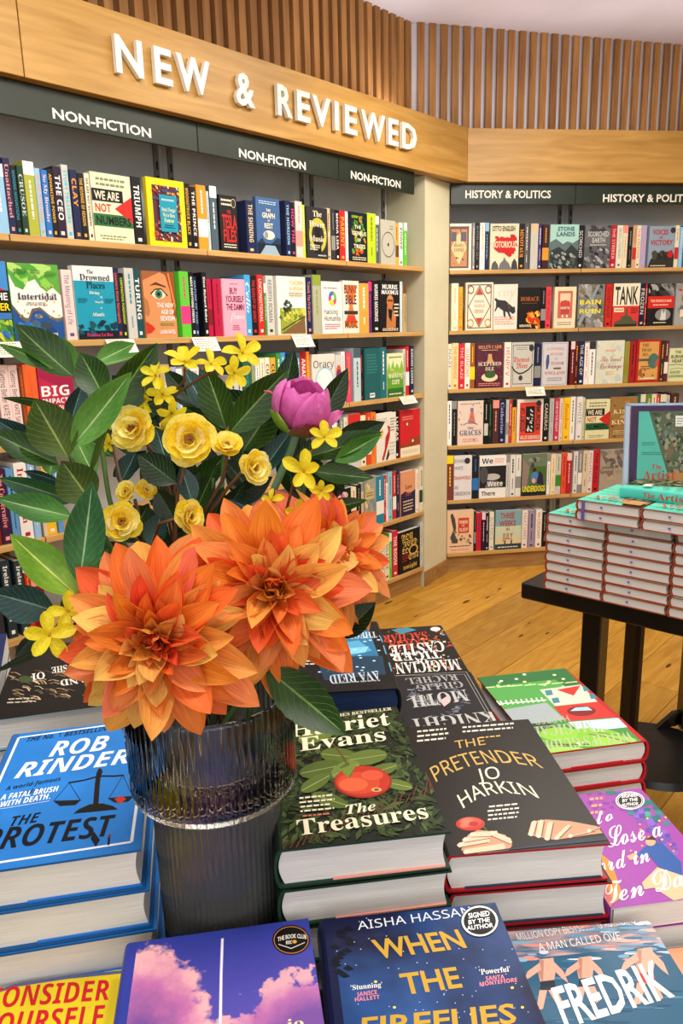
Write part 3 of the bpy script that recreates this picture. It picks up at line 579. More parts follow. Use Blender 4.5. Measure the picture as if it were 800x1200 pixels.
def fx_greyred(a): a.blobs(20, 0, 0, 1, 1, ['8c8c8c', 'a9a9a6', '6a6a6a'], .18, 8).t('PO', .2, .6, .9, .72, 'b3403a', 'S').r(.2, .2, 1, .38, 'cream').ln(.1, .8, .9, .9, 'b3403a', 1)
def fx_isle(a): a.blobs(70, .02, .02, .98, .98, ['3c3f6c', '7a3a40'], .04, 4).t('HELEN CARR', .08, .88, .92, .95, 'd9a072', 'S').ln(.2, .83, .8, .86, 'beige', 1).p([(.42, .62), (.44, .76), (.56, .76), (.6, .62), (.66, .58), (.36, .58)], 'c99a62').t('SCEPTRED', .08, .5, .92, .58, 'cream', 'S').t('ISLE', .34, .39, .66, .47, 'cream', 'S').e(.5, .24, .3, .1, 'e3cfa4').e(.52, .3, .2, .08, '3a5a34').ln(.1, .04, .9, .12, 'salmon', 2)
def fx_more(a): a.frame(.05, .06, .93, .94, .02, 'charcoal').e(.88, .87, .11, .08, 'charcoal').ln(.2, .82, .7, .9, 'grey', 2).t('Thomas', .08, .56, .8, .68, 'c0392b', 'f').t('More', .2, .42, .72, .54, 'c0392b', 'f').line([(.02, .46), (.14, .36), (.34, .3), (.52, .31), (.76, .38), (.96, .5)], .05, '33343a').e(.42, .2, .09, .06, '3c3c40')
def fx_tudor(a): a.frame(.03, .02, .97, .98, .02, 'a5a4b4').t('AN INVISIBLE', .14, .82, .84, .88, 'c98a7a', 'S').t('HISTORY', .3, .7, .84, .76, 'c98a7a', 'S').t('OF', .48, .6, .6, .64, 'grey', 'S').t('TUDOR', .34, .48, .86, .55, 'b8574a', 'S').t('ENGLAND', .12, .26, .9, .33, 'b8574a', 'S').p([(.14, .56), (.18, .72), (.26, .72), (.28, .54), (.22, .38), (.16, .4)], '4a5a7c').r(.45, .38, .74, .42, '6b5a3a').ln(.2, .1, .84, .2, 'grey', 2, 3, True)
def fx_exchange(a): a.blobs(24, 0, 0, 1, 1, ['d5d9c6', 'e0ddc4', 'c7cfc2'], .16, 6).t('The Great', .14, .52, .92, .64, 'b86a58', 'c').t('Exchange', .14, .36, .94, .48, 'b86a58', 'c').ln(.3, .74, .7, .8, 'salmon', 2, 3, True).ln(.34, .2, .7, .3, 'beige', 3, 3, True)
def fx_dead(a): a.r(.1, .06, .92, .95, 'd8a258').e(.72, .5, .24, .18, '4f7268').r(.1, .5, .6, .56, '5f5a4a').p([(.8, .36), (.92, .4), (.92, .56), (.82, .5)], 'c9562c').t('THE', .2, .84, .5, .91, '5a3a1c', 'S').t('DEAD', .2, .73, .6, .8, '5a3a1c', 'S').t('SEA', .24, .62, .5, .69, '5a3a1c', 'S').blobs(10, .12, .1, .8, .3, ['a5622c', '8c4a22'], .08, 4).r(.2, .08, .8, .11, 'cream').ln(.2, .3, .6, .4, 'brown', 2)
def fx_heart(a): a.t('THE', .28, .84, .6, .93, '3a4a34').t('BURNING', .08, .7, .95, .8, '3a4a34', 'G').t('HEART', .14, .57, .78, .67, '3a4a34', 'G').line([(0, .5), (.4, .52), (1, .47)], .03, '5d7f8a').line([(0, .37), (.5, .4), (1, .36)], .02, '6d9a5a').t('DAVID', .08, .24, .6, .32, '3a7a3a').t('GOODMAN', .02, .12, .9, .2, '3a7a3a')
def fx_graces(a): a.p([(.44, .6), (.5, .78), (.6, .8), (.66, .6), (.7, .48), (.42, .48)], 'c9705a').e(.55, .8, .07, .05, '7a6a9a').line([(.22, .46), (.5, .54), (.78, .46)], .03, '5a6a8c').blobs(14, .02, .02, .98, .98, ['7a8aa5', '8a6a5a', '9ab09a'], .045, 11).t('THE', .38, .36, .62, .41, '4a5a80', 'S').t('GRACES', .08, .22, .92, .34, '4a5a80', 'S').ln(.2, .06, .8, .16, 'salmon', 2).ln(.1, .92, .9, .96, 'grey', 1)
def fx_murder(a): a.r(.1, .04, .92, .93, 'd9402c').r(.33, .22, .68, .84, '1a1a1c').blobs(20, .4, .26, .6, .78, ['d8d4cc', 'b9b5ae'], .05, 9).e(.82, .9, .1, .07, 'charcoal')
def _mur(a):
    s = a.fn; a.fn = lambda u, v, h: s(.13+.17*(1-v), .26+.56*u, h); a.t('STORY OF', 0, 0, 1, 1, 'charcoal', 'G'); a.fn = lambda u, v, h: s(.72+.17*v, .82-.56*u, h); a.t('MURDER', 0, 0, 1, 1, 'charcoal', 'G'); a.fn = s; a.t('HALLIE RUBENHOLD', .14, .07, .88, .16, 'cream')
def fx_story(a): fx_murder(a); _mur(a)
def fx_kings(a): a.blobs(60, .02, .02, .98, .98, ['8a6a3a', '6a5030', 'c09450'], .05, 13).t('KING', .1, .6, .82, .7, 'ecd9a4', 'S').t('OF', .38, .48, .56, .56, 'ecd9a4', 'S').t('KINGS', .05, .34, .92, .45, 'ecd9a4', 'S').ln(.1, .08, .9, .2, 'beige', 3, 3, True)
def fx_obsess(a): a.t('EDWARD', .0, .84, .66, .92, '8c8a92', 'G').t('WHITE', .02, .68, .5, .76, '8c8a92', 'G').e(.74, .88, .16, .07, 'charcoal').t('DIANAWORLD', .02, .46, .94, .54, 'c05a4c', 'G').t('AN', .02, .24, .24, .32, '8c8a92', 'G').t('OBSESSION', .02, .1, .94, .18, '8c8a92', 'G')
def fx_were(a): a.r(.0, .24, 1, .76, '232326').e(.48, .5, .3, .08, 'b5b5b0').e(.16, .56, .16, .2, '4a4a4c').p([(.2, .24), (.3, .4), (.7, .4), (.8, .24)], '6a6a6c').t('We', .08, .82, .5, .94, 'charcoal', 's').ln(.56, .82, .94, .94, 'salmon', 4).t('Were', .3, .28, .88, .4, 'white', 's').t('There', .08, .06, .6, .17, 'charcoal', 's')
def fx_under(a): a.r(0, .5, 1, 1, '6a7a5c').p([(0, .9), (.3, .7), (.2, .2), (0, .2)], '8c7a70').r(.3, .2, 1, .7, '4a6a34').blobs(12, .3, .6, .8, .9, ['2c3a4a', '5a4a3c', '8a8a8a'], .08, 3).e(.52, .44, .16, .14, '4a80b5').e(.48, .36, .08, .06, 'e0a0a0').p([(.6, .3), (.7, .6), (.85, .5), (.9, .22)], '2c2440').e(.5, .62, .08, .05, '3a2a1c').r(0, 0, 1, .1, '1c2430').t('UNDERDOGS', .03, .1, .95, .24, 'f0e02a', 'G')
def fx_haze(a): a.blobs(24, 0, .5, 1, 1, ['7a7068', '6a625c', '9a8e80'], .17, 4).blobs(8, .4, .65, .8, .85, ['5a544e'], .06, 9).t('HOMELAND', .12, .5, .9, .56, 'c9b090', 'S').ln(.3, .28, .72, .36, 'beige', 2, 3, True)
def fx_donkey(a): a.p([(.12, .9), (.2, .94), (.3, .8), (.34, .6), (.3, .42), (.42, .3), (.4, .22), (.2, .22), (.12, .36), (.24, .55), (.16, .75)], '4c4640').blobs(16, .14, .2, .9, .5, ['8a7a62', '6a5c4c', 'b0a080'], .06, 9).r(.42, .46, .82, .82, 'c8402c').t('POWER', .46, .68, .78, .76, 'cream').t('OF', .56, .62, .66, .66, 'cream').t('SLEEP', .46, .5, .78, .58, 'cream').ln(.1, .13, .9, .17, 'charcoal', 1).ln(.15, .04, .85, .09, 'salmon', 1)
def fx_july(a): a.r(0, .3, 1, .6, 'c7d0b4').r(0, .08, 1, .3, 'd9c99a').r(0, 0, 1, .14, '2c4250').t('THREE', .18, .8, .72, .94, 'a5413a', 'G').t('WEEKS', .15, .6, .78, .74, 'a5413a', 'G').t('IN', .42, .48, .54, .56, 'a5413a', 'G').t('JULY', .28, .26, .68, .42, 'a5413a', 'G').r(.35, .1, .4, .24, '3a4044').r(.6, .1, .65, .24, '3a4044').ln(.1, .03, .9, .09, 'cream', 1)
# ------------------------------------------------------------------ what stands on each shelf
# s = spine out, f = face out; x0 x1 top  colour [lettering]  |title|style  or |art|look
ROWS = [
(WL, 0, 'top non-fiction shelf', '''
s -3 12.5 191 lightblue white
s 12.7 21.3 185 navy salmon|Unattached|S
s 21.6 28.2 194 black teal|MOVING MOUNTAINS|s
s 28.5 35.8 194 darkgreen palegrey|CRUSOE|S
s 36 48.5 189 a6a83a white
s 48.8 55.5 197 lightblue orange|THE LAND IN THE RISING|s
s 55.8 63.2 199 blue palepink|So My Brooder|S
s 63.5 69.8 198 black gold|ADVANCING POWER|s
s 70 80.2 195 2c1a30 white|THE CEO|s
s 80.5 88.4 193 palegrey turquoise|STORY TREASURE|s
s 88.7 97.3 199 navy orange|CLAY|s
s 97.6 105 203 black gold|THE REVENGE OF REASON|s
s 105.3 111 203 cream charcoal|WE ARE NOT NUMBERS|s
f 112 157.7 204 e3dcb8|numbers|cream cover with red arrow
s 160 171 207 black white|TRIUMPH|s
f 176 219.5 210 yellow|yellow|yellow cover with patterned border
s 221 227.7 215 black gold|MOONSTRUCK BLACK|s
s 228 234.4 219 black white|THE PRINCE|s
s 234.8 245.8 217 orange white
s 246 248.8 224 ice grey
s 249 257 218 slate white
f 259.5 279.5 229 1c1a1c|tesla|black cover with tall red letters
s 291 301 235 navy beige|THE SHINING|s
f 301.8 329 232 3e5f8f|graph|blue lake cover
s 336 341.7 235 navy lightblue|THE HORIZON|s
s 342 347 237 black hotpink|HOW THE|s
s 347.3 355.5 236 palegrey salmon
s 355.8 359 240 lime white
f 360 384.3 243 2e2d31|music|black cover with yellow ring
s 384.8 389 244 beige brown
s 389.3 394 245 charcoal grey
s 394.3 398.8 246 black white|MONA LISA|s
s 399 405.8 247 red gold|PARENT|s
s 406 409.3 248 white grey
f 410 430.3 249 16202a|trees|navy cover with green leaves
s 430.8 440.8 250 lime olive
s 441 445.3 253 slate white
f 446 463 258 b9b6a4|circle|grey cover with one black ring
s 463.6 468.2 262 gold brown
s 468.5 472.7 261 white charcoal|POWER|s
s 473 477 261 brightgreen white
'''),
(WL, 1, 'second non-fiction shelf', '''
f -30 16.5 305 3f86c8|volcano|cover with blue sky and red hills
f 18.5 76 309 5aa03c|tidal|green, white and blue seashore cover
s 79 91.3 316 palepink 6a4a7a|The Meaning of Life|n
f 92.3 138.5 312 e8e6de|drowned|white and turquoise cover
s 139.2 145.8 314 navy deeporange|Learners Know Narcopolis|s
s 146 151.5 320 black lime|CORPORATION PUNISHMENT|s
s 152 162.7 314 palegrey 3f8a9a
s 163 171 316 darkteal white|TURING|s
f 172 208 318 cf8a58|sexism|cover with a close-up face
s 214 225 318 brightgreen hotpink
s 225.6 230.8 319 black white|NAIVE EVERYTHING FOREVER|s
s 231 235.2 324 navy lightblue|NATURE OF TIME|n
s 241 246 319 black white|Slaw Richard Baker|s
s 246.6 252 327 crimson darkred
s 253 262 327 crimson darkred
f 262.7 289 327 ef9fb4|buy|pink cover framed in crimson
s 289.8 296.8 322 3f9ad0 white|Cello|I
s 297 303.8 323 black red|THE QUALITY OF MERCY|s
s 304 310.8 322 red white|UNCONDITIONAL|n
s 311 313.5 332 green white
s 314 322.8 323 palegrey charcoal|REBIRTH ROMAN|n
f 326 359 324 e6e2d2|thorn|white cover with a meadow landscape
s 361 367.3 325 navy salmon|Travels The First Doctor|n
s 367.6 377 322 a9a890 8a9a3a
f 377.6 401.3 330 e9e6da|hack|white cover with a coloured flower
f 402 420.6 329 e3dacb|bible|cream cover with an orange hourglass
s 421 432.3 332 e9a040 white
s 432.6 437 330 purple hotpink
s 437.3 444.8 329 black white|MURRIS MAXIMUS|s
f 445.2 468 329 17151a|murris|black cover with a seated man
s 468.6 472 330 ice white
s 472.3 476 334 tan brown
'''),
(WL, 2, 'third non-fiction shelf', '''
s -6 5 430 navy white
s 6 19.5 428 palepink charcoal|Getting Better KATE SAW|n
s 20 31 428 palepink charcoal|Getting Better KATE SAW|n
s 31.5 36 430 8a4420 deeporange
s 36.5 52 427 e0602c deeporange
f 52.5 92 427 b8254a|big|red cover with BIG in white
s 158 176 440 darkteal ice
s 178 192 432 palegrey grey
s 193 204 427 tan palegrey
s 204.5 211 430 lavender navy|THIS SALT|s
s 211.5 218 432 lightblue white
s 218.5 226.5 434 cream brown|UNCANNY|n
s 227 237 430 white red|SEED THE WHEELBARROW|s
s 237.3 242.3 432 e0602c lime
s 243 251 440 hotpink white
s 271 279 440 palegrey black
s 279.5 287 440 palegrey black
s 287.5 297 424 2c5a48 teal
s 297.3 302 424 8a9a6a grey
s 302.3 307 420 white grey
s 307.3 312.5 420 cream grey
s 313 318.6 419 cream black|CURRENT|s
s 319 325 419 gold black|CUT THE|s
s 326 331.3 414 green white
s 331.5 337.2 413 3f8fc8 white
s 337.5 342 415 black red
s 342.3 349 413 blue white
s 349.3 354 413 5d7fa5 white
s 354.3 361 412 red white|ANARCHY|s
s 361.3 365.5 412 e8802c yellow
f 366.5 393 415 d9d4c8|oracy|pale cover with a speech bubble
f 393.6 401 416 c9c9c6|globe|pale cover with a striped globe
s 401.5 406.2 412 white grey
s 406.5 412.3 413 d04a6a orange
s 415 423.3 408 ice slate
s 423.6 427 410 black red
f 427.5 445.6 408 1f5a5c|tealback|dark teal back cover with a barcode
s 446 453 407 1f6a70 white
f 453.6 472.2 414 d9dfb4|walk|green and cream cover
s 472.7 476 409 palegrey green
s 476.3 480.3 406 red white
s 480.6 484.6 405 navy white|DARIAN LEADER|s
'''),
(WL, 3, 'fourth non-fiction shelf', '''
s -6 4.5 552 7a2018 orange
s 5 17 550 3a1c3c salmon|The Conservative|S
s 17.4 26 549 5a90c0 navy
s 26.5 41.2 542 e4e0d6 crimson|Iris Smith|S
s 41.6 49.5 540 8fb4da white
s 52 57 545 beige grey
s 57.5 69 545 e8b52a white
s 69.5 76 545 5a90c0 white
s 384 390 492 grey white
s 390.3 396 489 navy white
s 396.3 399.5 489 black palegrey
s 399.8 404 489 7d8f8c white
s 404.3 408.3 489 cream red
s 409 423 485 c9c4c0 red
s 424 430 487 cream charcoal|PUNCH|s
s 430.3 435 484 d8481f white
s 435.3 440.8 483 e07a2c red
f 441.2 463.5 484 e3ddd0|fiars|white cover with a red-cloaked figure
s 464 468.3 482 black white|LUCAS|s
f 468.8 491.5 480 c7242c|redwave|red cover with a brown wave
'''),
(WL, 4, 'fifth non-fiction shelf', '''
s -6 8 650 2c2c30 red
s 12.5 23 657 26343a white|Ireland Ireland|s
s 27 36 657 2c3c40 white|Ireland Ireland|s
s 36.5 43 671 b82c1c orange
s 43.3 57.5 675 7a1c18 salmon
f 396 411.5 573 1d1a1e|blackpink|black cover with pink faces
s 412 418 571 e0d9b0 red
s 418.3 423.8 568 black grey
s 424 427 566 beige grey
f 427.5 440.5 558 9a9a8c|map|faded map cover
s 441 449.8 558 1f82a0 white
s 450 452.8 557 b8283c white
s 453 455.8 556 white grey
s 456 460.8 553 8fc0d4 green
s 461 464.8 553 c22c2c white
s 465 469 552 navy salmon
f 469.5 486 552 d9956c|love|peach and navy cover
s 486.6 490.5 550 e6e0cc salmon
s 491 496 547 d9cfb4 darkgreen
'''),
(WL, 5, 'lowest non-fiction shelf', '''
s 415 423 653 ice navy
s 423.3 432 642 d0688c deeporange
s 432.3 435.8 640 darkred white
s 436 441 633 3a2a22 white
s 441.3 446 628 palegrey grey
s 446.3 451.3 632 cream charcoal|SILENCE|n
s 451.6 456.8 632 cream charcoal|SILENCE|n
s 457 460 625 brightgreen white
s 460.3 466.3 622 c92a3a white|THE ROOM|s
f 467 491.5 621 151214|you|black cover with gold blackletter
s 492 495 612 palegrey grey
s 495.3 498 611 lavender white
'''),
(WR, 0, 'top history shelf', '''
f 526.5 551.5 262 e2dccb|cartouche|brown ornate cover
s 553 556.3 261 grey white
s 556.6 561.4 261 black grey|BLOOD AND SILK|n
s 561.8 567.8 261 white gold
s 568 572.3 261 navy lightblue
f 573.5 606.5 262 e3d6b6|notor|cream cover with a red splash
s 607 613.7 262 black orange|MINOTAUR|S
s 614 619 262 5d5d60 white
s 621 629.8 262 palegrey beige
s 630 633.8 262 3a2a6a white
s 634.5 642 263 3a1f24 orange
f 643 676 263 a5cfc4|stone|pale green cover with grey mountains
s 676.5 682.4 264 black white|SCORCHED|n
f 683.3 713 264 66666a|scorch|grey battlefield cover
s 714 720.7 264 b3202c palepink|THE STRIKER|n
s 721 727.7 264 cream blue|REVOLUTIONARY|n
s 728 733.8 264 ddd3b0 salmon
s 734.5 739 266 1c1a1c grey
s 739.3 743.8 264 c9a47c red
s 744 749 264 cream red|THE HISTORY|n
s 749.3 756 264 lavender salmon|THE FEMALE|n
f 758 788 265 8d9db0|voices|blue-grey cover with red title
s 789 793.6 264 cream red
s 794 798.3 266 8fc4e2 white
s 798.6 806 264 slate white
'''),
(WR, 1, 'second history shelf', '''
s 528.5 537 332 cream beige
s 537.3 542 336 e9a42a deeporange|TRIESTE|n
f 545 576.5 331 ebdcc6|diamond|cream cover with a diamond frame
f 577.3 605 333 dcd9cb|dog|pale cover with a leaping dog
f 606 632 337 191416|horace|black cover with orange fire
s 632.6 638.2 337 101418 grey
s 638.5 644.7 336 e0404a darkred|THE EVIL HOURS|n
f 648 673 336 ecd9b4|gate|cream cover with a red gateway
f 675.5 706 333 7c7c7a|rain|grey cover with yellow title
s 708 715.7 333 c92a20 black|SOLDIER SAILOR|n
f 716.3 747 332 d23a34|tank|red cover with a tank
s 747.6 754.2 332 18203a palegrey|FROZEN|s
s 754.5 756.3 333 red white
f 756.8 787 332 1c1b1c|prop|black photo cover with red band
f 789 818 332 a4a4a2|greyred|grey photo cover at the edge
'''),
(WR, 2, 'third history shelf', '''
s 524.5 529 403 cream blue|NAZI|n
s 529.3 537 402 e6cf92 deeporange|THE MARRIAGE|n
s 537.3 543.8 403 d2233a palepink|THE BLAZE|n
s 544 550.2 402 efe6d2 red|SUMMONS|n
s 550.5 556.2 402 9a5a24 yellow
f 556.7 588.5 402 5a2434|isle|maroon chequered cover
s 590 598 401 e9e2d6 red|HENRY V|n
f 598.4 624 401 c2c0b6|more|grey cover with a black chain
s 625 632.8 403 1c2246 grey
f 633.8 663.5 401 cfccd0|tudor|pale lilac cover with small figures
s 667 671.8 400 6a1c20 palepink
s 672 676.4 400 4a181c orange
s 676.8 683.4 400 navy white|THE AGE OF|n
s 683.7 688.8 402 efe9e4 red
s 689 696.2 400 efeeea charcoal
f 697 728.8 399 d9dcc8|exchange|pale map cover with script title
s 730 735.8 400 97903a olive
s 736 743 400 a81f24 black
f 743.6 771 398 b3241f|dead|red framed cover with a yellow map
s 771.5 776.7 399 3a2a20 gold
s 777 781.5 399 6a2230 white
f 782 804 408 dcdfae|heart|pale green cover with two thin lines
'''),
(WR, 3, 'fourth history shelf', '''
s 523.5 529.2 470 efefec charcoal
s 529.5 535 470 1a181a grey
f 535.7 565.3 470 dfc9ba|graces|pink-beige cover with a dancer
s 566.5 571.2 470 121214 palegrey
s 571.5 576.2 470 1a1c1a green
s 576.5 583.8 469 4a2c2a salmon
s 584 591 468 1a2044 lavender|Catherine|S
s 592 595.5 469 palegrey grey
s 595.7 599 469 c0303a cream
s 599.3 604 468 e0a22c black
f 604.6 634.7 468 e6d9d4|story|white cover with red and black panel
s 636 642 467 171717 cream|CAMERAS|n
s 643 648.2 467 b5b5b0 grey
s 648.5 653.8 467 c8325a white|GIVE US THE RIGHT|n
s 654 658.2 467 e3cbb8 grey
s 658.5 666.4 466 f0c51e deeporange|Rainbow|I
s 667 672.8 465 ece9e4 charcoal
s 674 680.6 465 e4e2de grey|WHITE|n
s 681 684 466 cfc6a8 grey
f 684.7 712.3 468 dfdbae|numbers|cream cover with red arrow and green band
f 713 744 465 9a7440|kings|bronze patterned cover
s 748 754 462 5a9a8a cream
s 754.5 760 462 6a8a3a cream
s 760.5 766 462 cream red
s 766.3 770 462 c8402c white
s 770.3 777 462 2f6a3a cream
s 777.3 782 463 palegrey grey
s 783 792 461 4a2c28 beige
'''),
(WR, 4, 'fifth history shelf', '''
s 522.8 530.8 534 7a3a34 yellow
f 531.3 552 534 d9d6d6|obsess|white cover with grey capitals
s 553 560.2 534 1c1f24 blue
f 561 591.8 534 e9e7e2|were|white cover with black photo band
s 592.3 596.8 533 c9c5be grey
s 597 603.2 533 dcdad6 black
s 603.5 610 533 e2ddd2 grey
f 610.6 638.8 532 5a6a4c|under|photo cover with yellow capitals
s 640 643.8 532 eceae4 grey
s 644 649.8 532 e3d9ac salmon
s 650 656.2 532 c9c4bc green
s 656.5 662.3 531 e2502e darkred
s 662.5 668 531 b8202c palepink
s 670.5 675.6 529 dcdad2 slate
s 676 681 528 8a8a8e white
s 681.3 686.8 528 d9c7a4 brown
s 687 693 528 dcd6d0 red|POLITICAL|n
s 693.3 700.4 527 c01f2a black|THE BLUES|n
f 701 730 527 a79a88|haze|hazy brown landscape cover
'''),
(WR, 5, 'lowest history shelf', '''
f 523.3 554 598 e3bd98|donkey|peach cover with a grey animal
s 555 557.3 599 3a1c1c grey
s 557.6 563.6 601 c41f30 purple
s 564 568.2 601 2a1c38 palepink
s 568.5 572.4 601 1d1830 palepink
s 573 578.4 600 e3dcc6 grey|JUSTICE|n
f 579.5 609.8 598 7fa5ac|july|blue cover with tall red words
s 611 617.8 598 e8e0d4 red|FAULT LINES|n
s 618.3 626 598 9a8ca5 charcoal
s 626.5 633.8 597 ece8dc red|AN ORDINARY|n
s 634.3 640 600 1c1a1c grey
''')]
NAMES = {v: k for k, v in PAL.items()}
def cname(c):
    if c in PAL: base = c
    else:
        r, g2, b2 = [int(c[i:i+2], 16) for i in (0, 2, 4)]
        base = min(PAL, key=lambda k: sum((int(PAL[k][i:i+2], 16)-x)**2 for i, x in zip((0, 2, 4), (r, g2, b2))))
    fix = dict(palegrey='pale grey', lightblue='light blue', darkteal='dark teal', darkgreen='dark green', brightgreen='bright green', deeporange='orange-red', darkred='dark red', hotpink='bright pink', palepink='pale pink',
               darkbrown='dark brown', ice='icy blue', darkslate='dark slate', sky='sky blue', skin='tan', crimson='crimson', slate='slate grey')
    return fix.get(base, base)
bg = random.Random(11)
MS = Matrix(((0, 0, 1, 0), (1, 0, 0, 0), (0, 1, 0, 0), (0, 0, 0, 1)))      # spine to the room
MF = Matrix(((1, 0, 0, 0), (0, 0, -1, 0), (0, 1, 0, 0), (0, 0, 0, 1)))     # front cover to the room
def lum(c): c = C(c); return .3*c[0]+.6*c[1]+.1*c[2]
for W_, k, rowname, data in ROWS:
    items = [l for l in data.strip().split('\n') if l]
    z = ZS[k]+.0005; parsed = []
    for l in items:
        p = l.split('|'); q = p[0].split(); parsed.append((q, p[1:]))
    faces = [i for i, (q, p) in enumerate(parsed) if q[0] == 'f']
    for i, (q, p) in enumerate(parsed):
        x0, x1, yt = float(q[1]), float(q[2]), float(q[3]); col = q[4]
        off = .012 + (bg.random()*.008 if q[0] == 's' else 0)
        s0 = W_.s_of(x0, z, .014); s1 = W_.s_of(x1, z, .014); H = W_.z_of((s0+s1)/2, yt, off)-z
        H = min(max(H, .12), .275)
        if q[0] == 's':
            T = max(s1-s0-.0006, .004); Wd = min(H*.64, .15)
            tc = q[5] if len(q) > 5 else ('white' if lum(col) < .3 else 'charcoal')
            page = T > .012
            o = book(Wd, H, T, C(col), hard=T > .022)
            o.matrix_world = W_.mw(s0, off, z) @ MS
            a = Art(SPINE(Wd, H, T), step=.0001)
            if len(p) > 1:
                big = len(p[0]) < 9
                if big: a.t(p[0], .12, .2, .12+min(.62, .1*len(p[0])), .8, tc, p[1])
                else: a.t(p[0], .07, .25, .78, .75, tc, p[1])
                a.r(.9, .3, .95, .7, tc)
            else:
                v = (i*7+k*3) % 4
                if v == 0: a.r(.0, 0, .18, 1, tc).ln(.25, .3, .8, .7, tc, 1, i)
                elif v == 1: a.ln(.08, .28, .62, .72, tc, 1, i).ln(.68, .35, .86, .65, tc, 1, i+1)
                elif v == 2: a.r(.52, 0, .8, 1, tc).ln(.08, .3, .46, .7, tc, 1, i)
                else: a.ln(.1, .22, .5, .78, tc, 1, i).ln(.56, .35, .84, .65, tc, 1, i+2).r(.92, .3, .96, .7, tc)
            a.build('spine_print', o)
            left = [f for f in faces if f < i]; right = [f for f in faces if f > i]
            cand = []
            if left: cand.append((i-left[-1], left[-1], 'right of'))
            if right: cand.append((right[0]-i, right[0], 'left of'))
            n, f, rel = min(cand) if cand else (0, None, '')
            look = parsed[f][1][1] if f is not None else ''
            where = f'{ORD[n-1]} spine {rel} the {look}' if f is not None else f'{ORD[i]} book from the left'
            lab = f'{cname(col)} book, {where}, {rowname}'
            words = lab.split()
            if len(words) > 16: lab = lab.replace(' shelf', '').replace('the ', '').replace(' with ', ', ').replace(' book,', ',')
            tag(o, lab, 'book', 'books on the '+rowname)
        else:
            T = .02+.012*bg.random(); Wd = s1-s0
            o = book(Wd, H, T, C(col), hard=True, sq=.002)
            o.matrix_world = W_.mw(s0, off+T, z) @ MF
            a = Art(TOP(Wd, H, T), step=.00012)
            globals()['fx_'+p[0]](a)
            a.build('cover_print', o)
            tag(o, f'face-out {p[1]} on the {rowname}', 'book', 'books on the '+rowname)
# ------------------------------------------------------------------ far black table with the turquoise book tower
TZ = .75
Pc = at_z(637, 690, TZ); Pn = at_z(800, 727, TZ)
td = (Pn-Pc); td.z = 0; td.normalize()
tang = math.atan2(td.y, td.x)
def TM(x, y, z, a=0): return Matrix.Translation(Pc) @ Matrix.Rotation(tang, 4, 'Z') @ Matrix.Translation((x, y, z)) @ Matrix.Rotation(a, 4, 'Z')
Pcorner = at_z(610, 682, TZ); lc = Matrix.Rotation(-tang, 4, 'Z') @ (Pcorner-Pc)
tb = empty('display_table', mw=TM(lc.x, lc.y, 0)); tag(tb, 'black square-legged display table carrying the turquoise book tower', 'table')
TL, TD = 1.15, .62
tb.matrix_world = Matrix.Translation((Pcorner.x, Pcorner.y, 0)) @ Matrix.Rotation(tang, 4, 'Z')
o = MB().box(0, TL, 0, TD, TZ-.045, TZ-.0005).build('table_top', 'black_lacquer', tb); bevel(o, .006, 3)
def leg_at(px, py, zz, wx, wy, name='leg', col=None):
    P = at_z(px, py, zz); q = tb.matrix_world.inverted() @ P
    o = MB().box(q.x, q.x+wx, q.y, q.y+wy, 0, TZ-.045).build(name, 'black_lacquer', tb); bevel(o, .003); return q
q1_ = leg_at(682, 716, TZ-.045, .05, .05)
lo, hi = 0, 1.1
for _ in range(30):
    mid = (lo+hi)/2
    if proj(tb.matrix_world @ Vector((mid, TD-.09, .6)))[0] < 735: lo = mid
    else: hi = mid
rl = MB(); rl.box(mid, mid+.035, TD-.09, TD-.055, 0, TZ-.046); o = rl.build('leg', 'black_lacquer', tb); bevel(o, .003)
o = MB().box(mid+.0355, mid+.05, TD-.088, TD-.057, 0, TZ-.046, C('24110a')).build('leg_facing', 'matt_paint', tb)
for xx in (.98,):
    for yy in (.03, TD-.08):
        o = MB().box(xx, xx+.05, yy, yy+.05, 0, TZ-.045).build('leg', 'black_lacquer', tb); bevel(o, .003)
br = MB(); br.obox((mid+.05, TD-.08, TZ-.14), (.07, 0, .07), (0, .02, 0), (0, 0, .024), C('2a150c')); br.build('corner_brace', 'matt_paint', tb)
MB().box(mid+.036, mid+.062, TD-.0935, TD-.092, TZ-.115, TZ-.07, C('b5b0a2')).build('sticker', 'matt_paint', tb)
# round pedestal base of the next table
PB2 = at_z(765, 880, .02)
pd = empty('pedestal_table', (PB2.x, PB2.y, 0)); tag(pd, 'black round pedestal base on the floor under the tables', 'table')
def disc(r0, r1, z0, z1, n=40):
    mb = MB(); v = [(r0*math.cos(6.2832*i/n), r0*math.sin(6.2832*i/n), z0) for i in range(n)]+[(r1*math.cos(6.2832*i/n), r1*math.sin(6.2832*i/n), z1) for i in range(n)]
    mb.add(v, [(i, (i+1) % n, n+(i+1) % n, n+i) for i in range(n)]+[tuple(range(n-1, -1, -1)), tuple(range(n, 2*n))]); return mb
o = disc(.2, .19, 0, .022).build('base', 'black_lacquer', pd); smooth_by_angle(o)
qq = at_z(802, 850, .022)-Vector((PB2.x, PB2.y, .022))
MB().box(qq.x-.022, qq.x+.022, qq.y-.022, qq.y+.022, .02, .64).build('post', 'black_lacquer', pd)
b_ = MB(); b_.obox((qq.x-.03, qq.y, .02), (-.08, -.02, 0), (0, .02, 0), (.06, 0, .06)); b_.build('foot_brace', 'black_lacquer', pd)
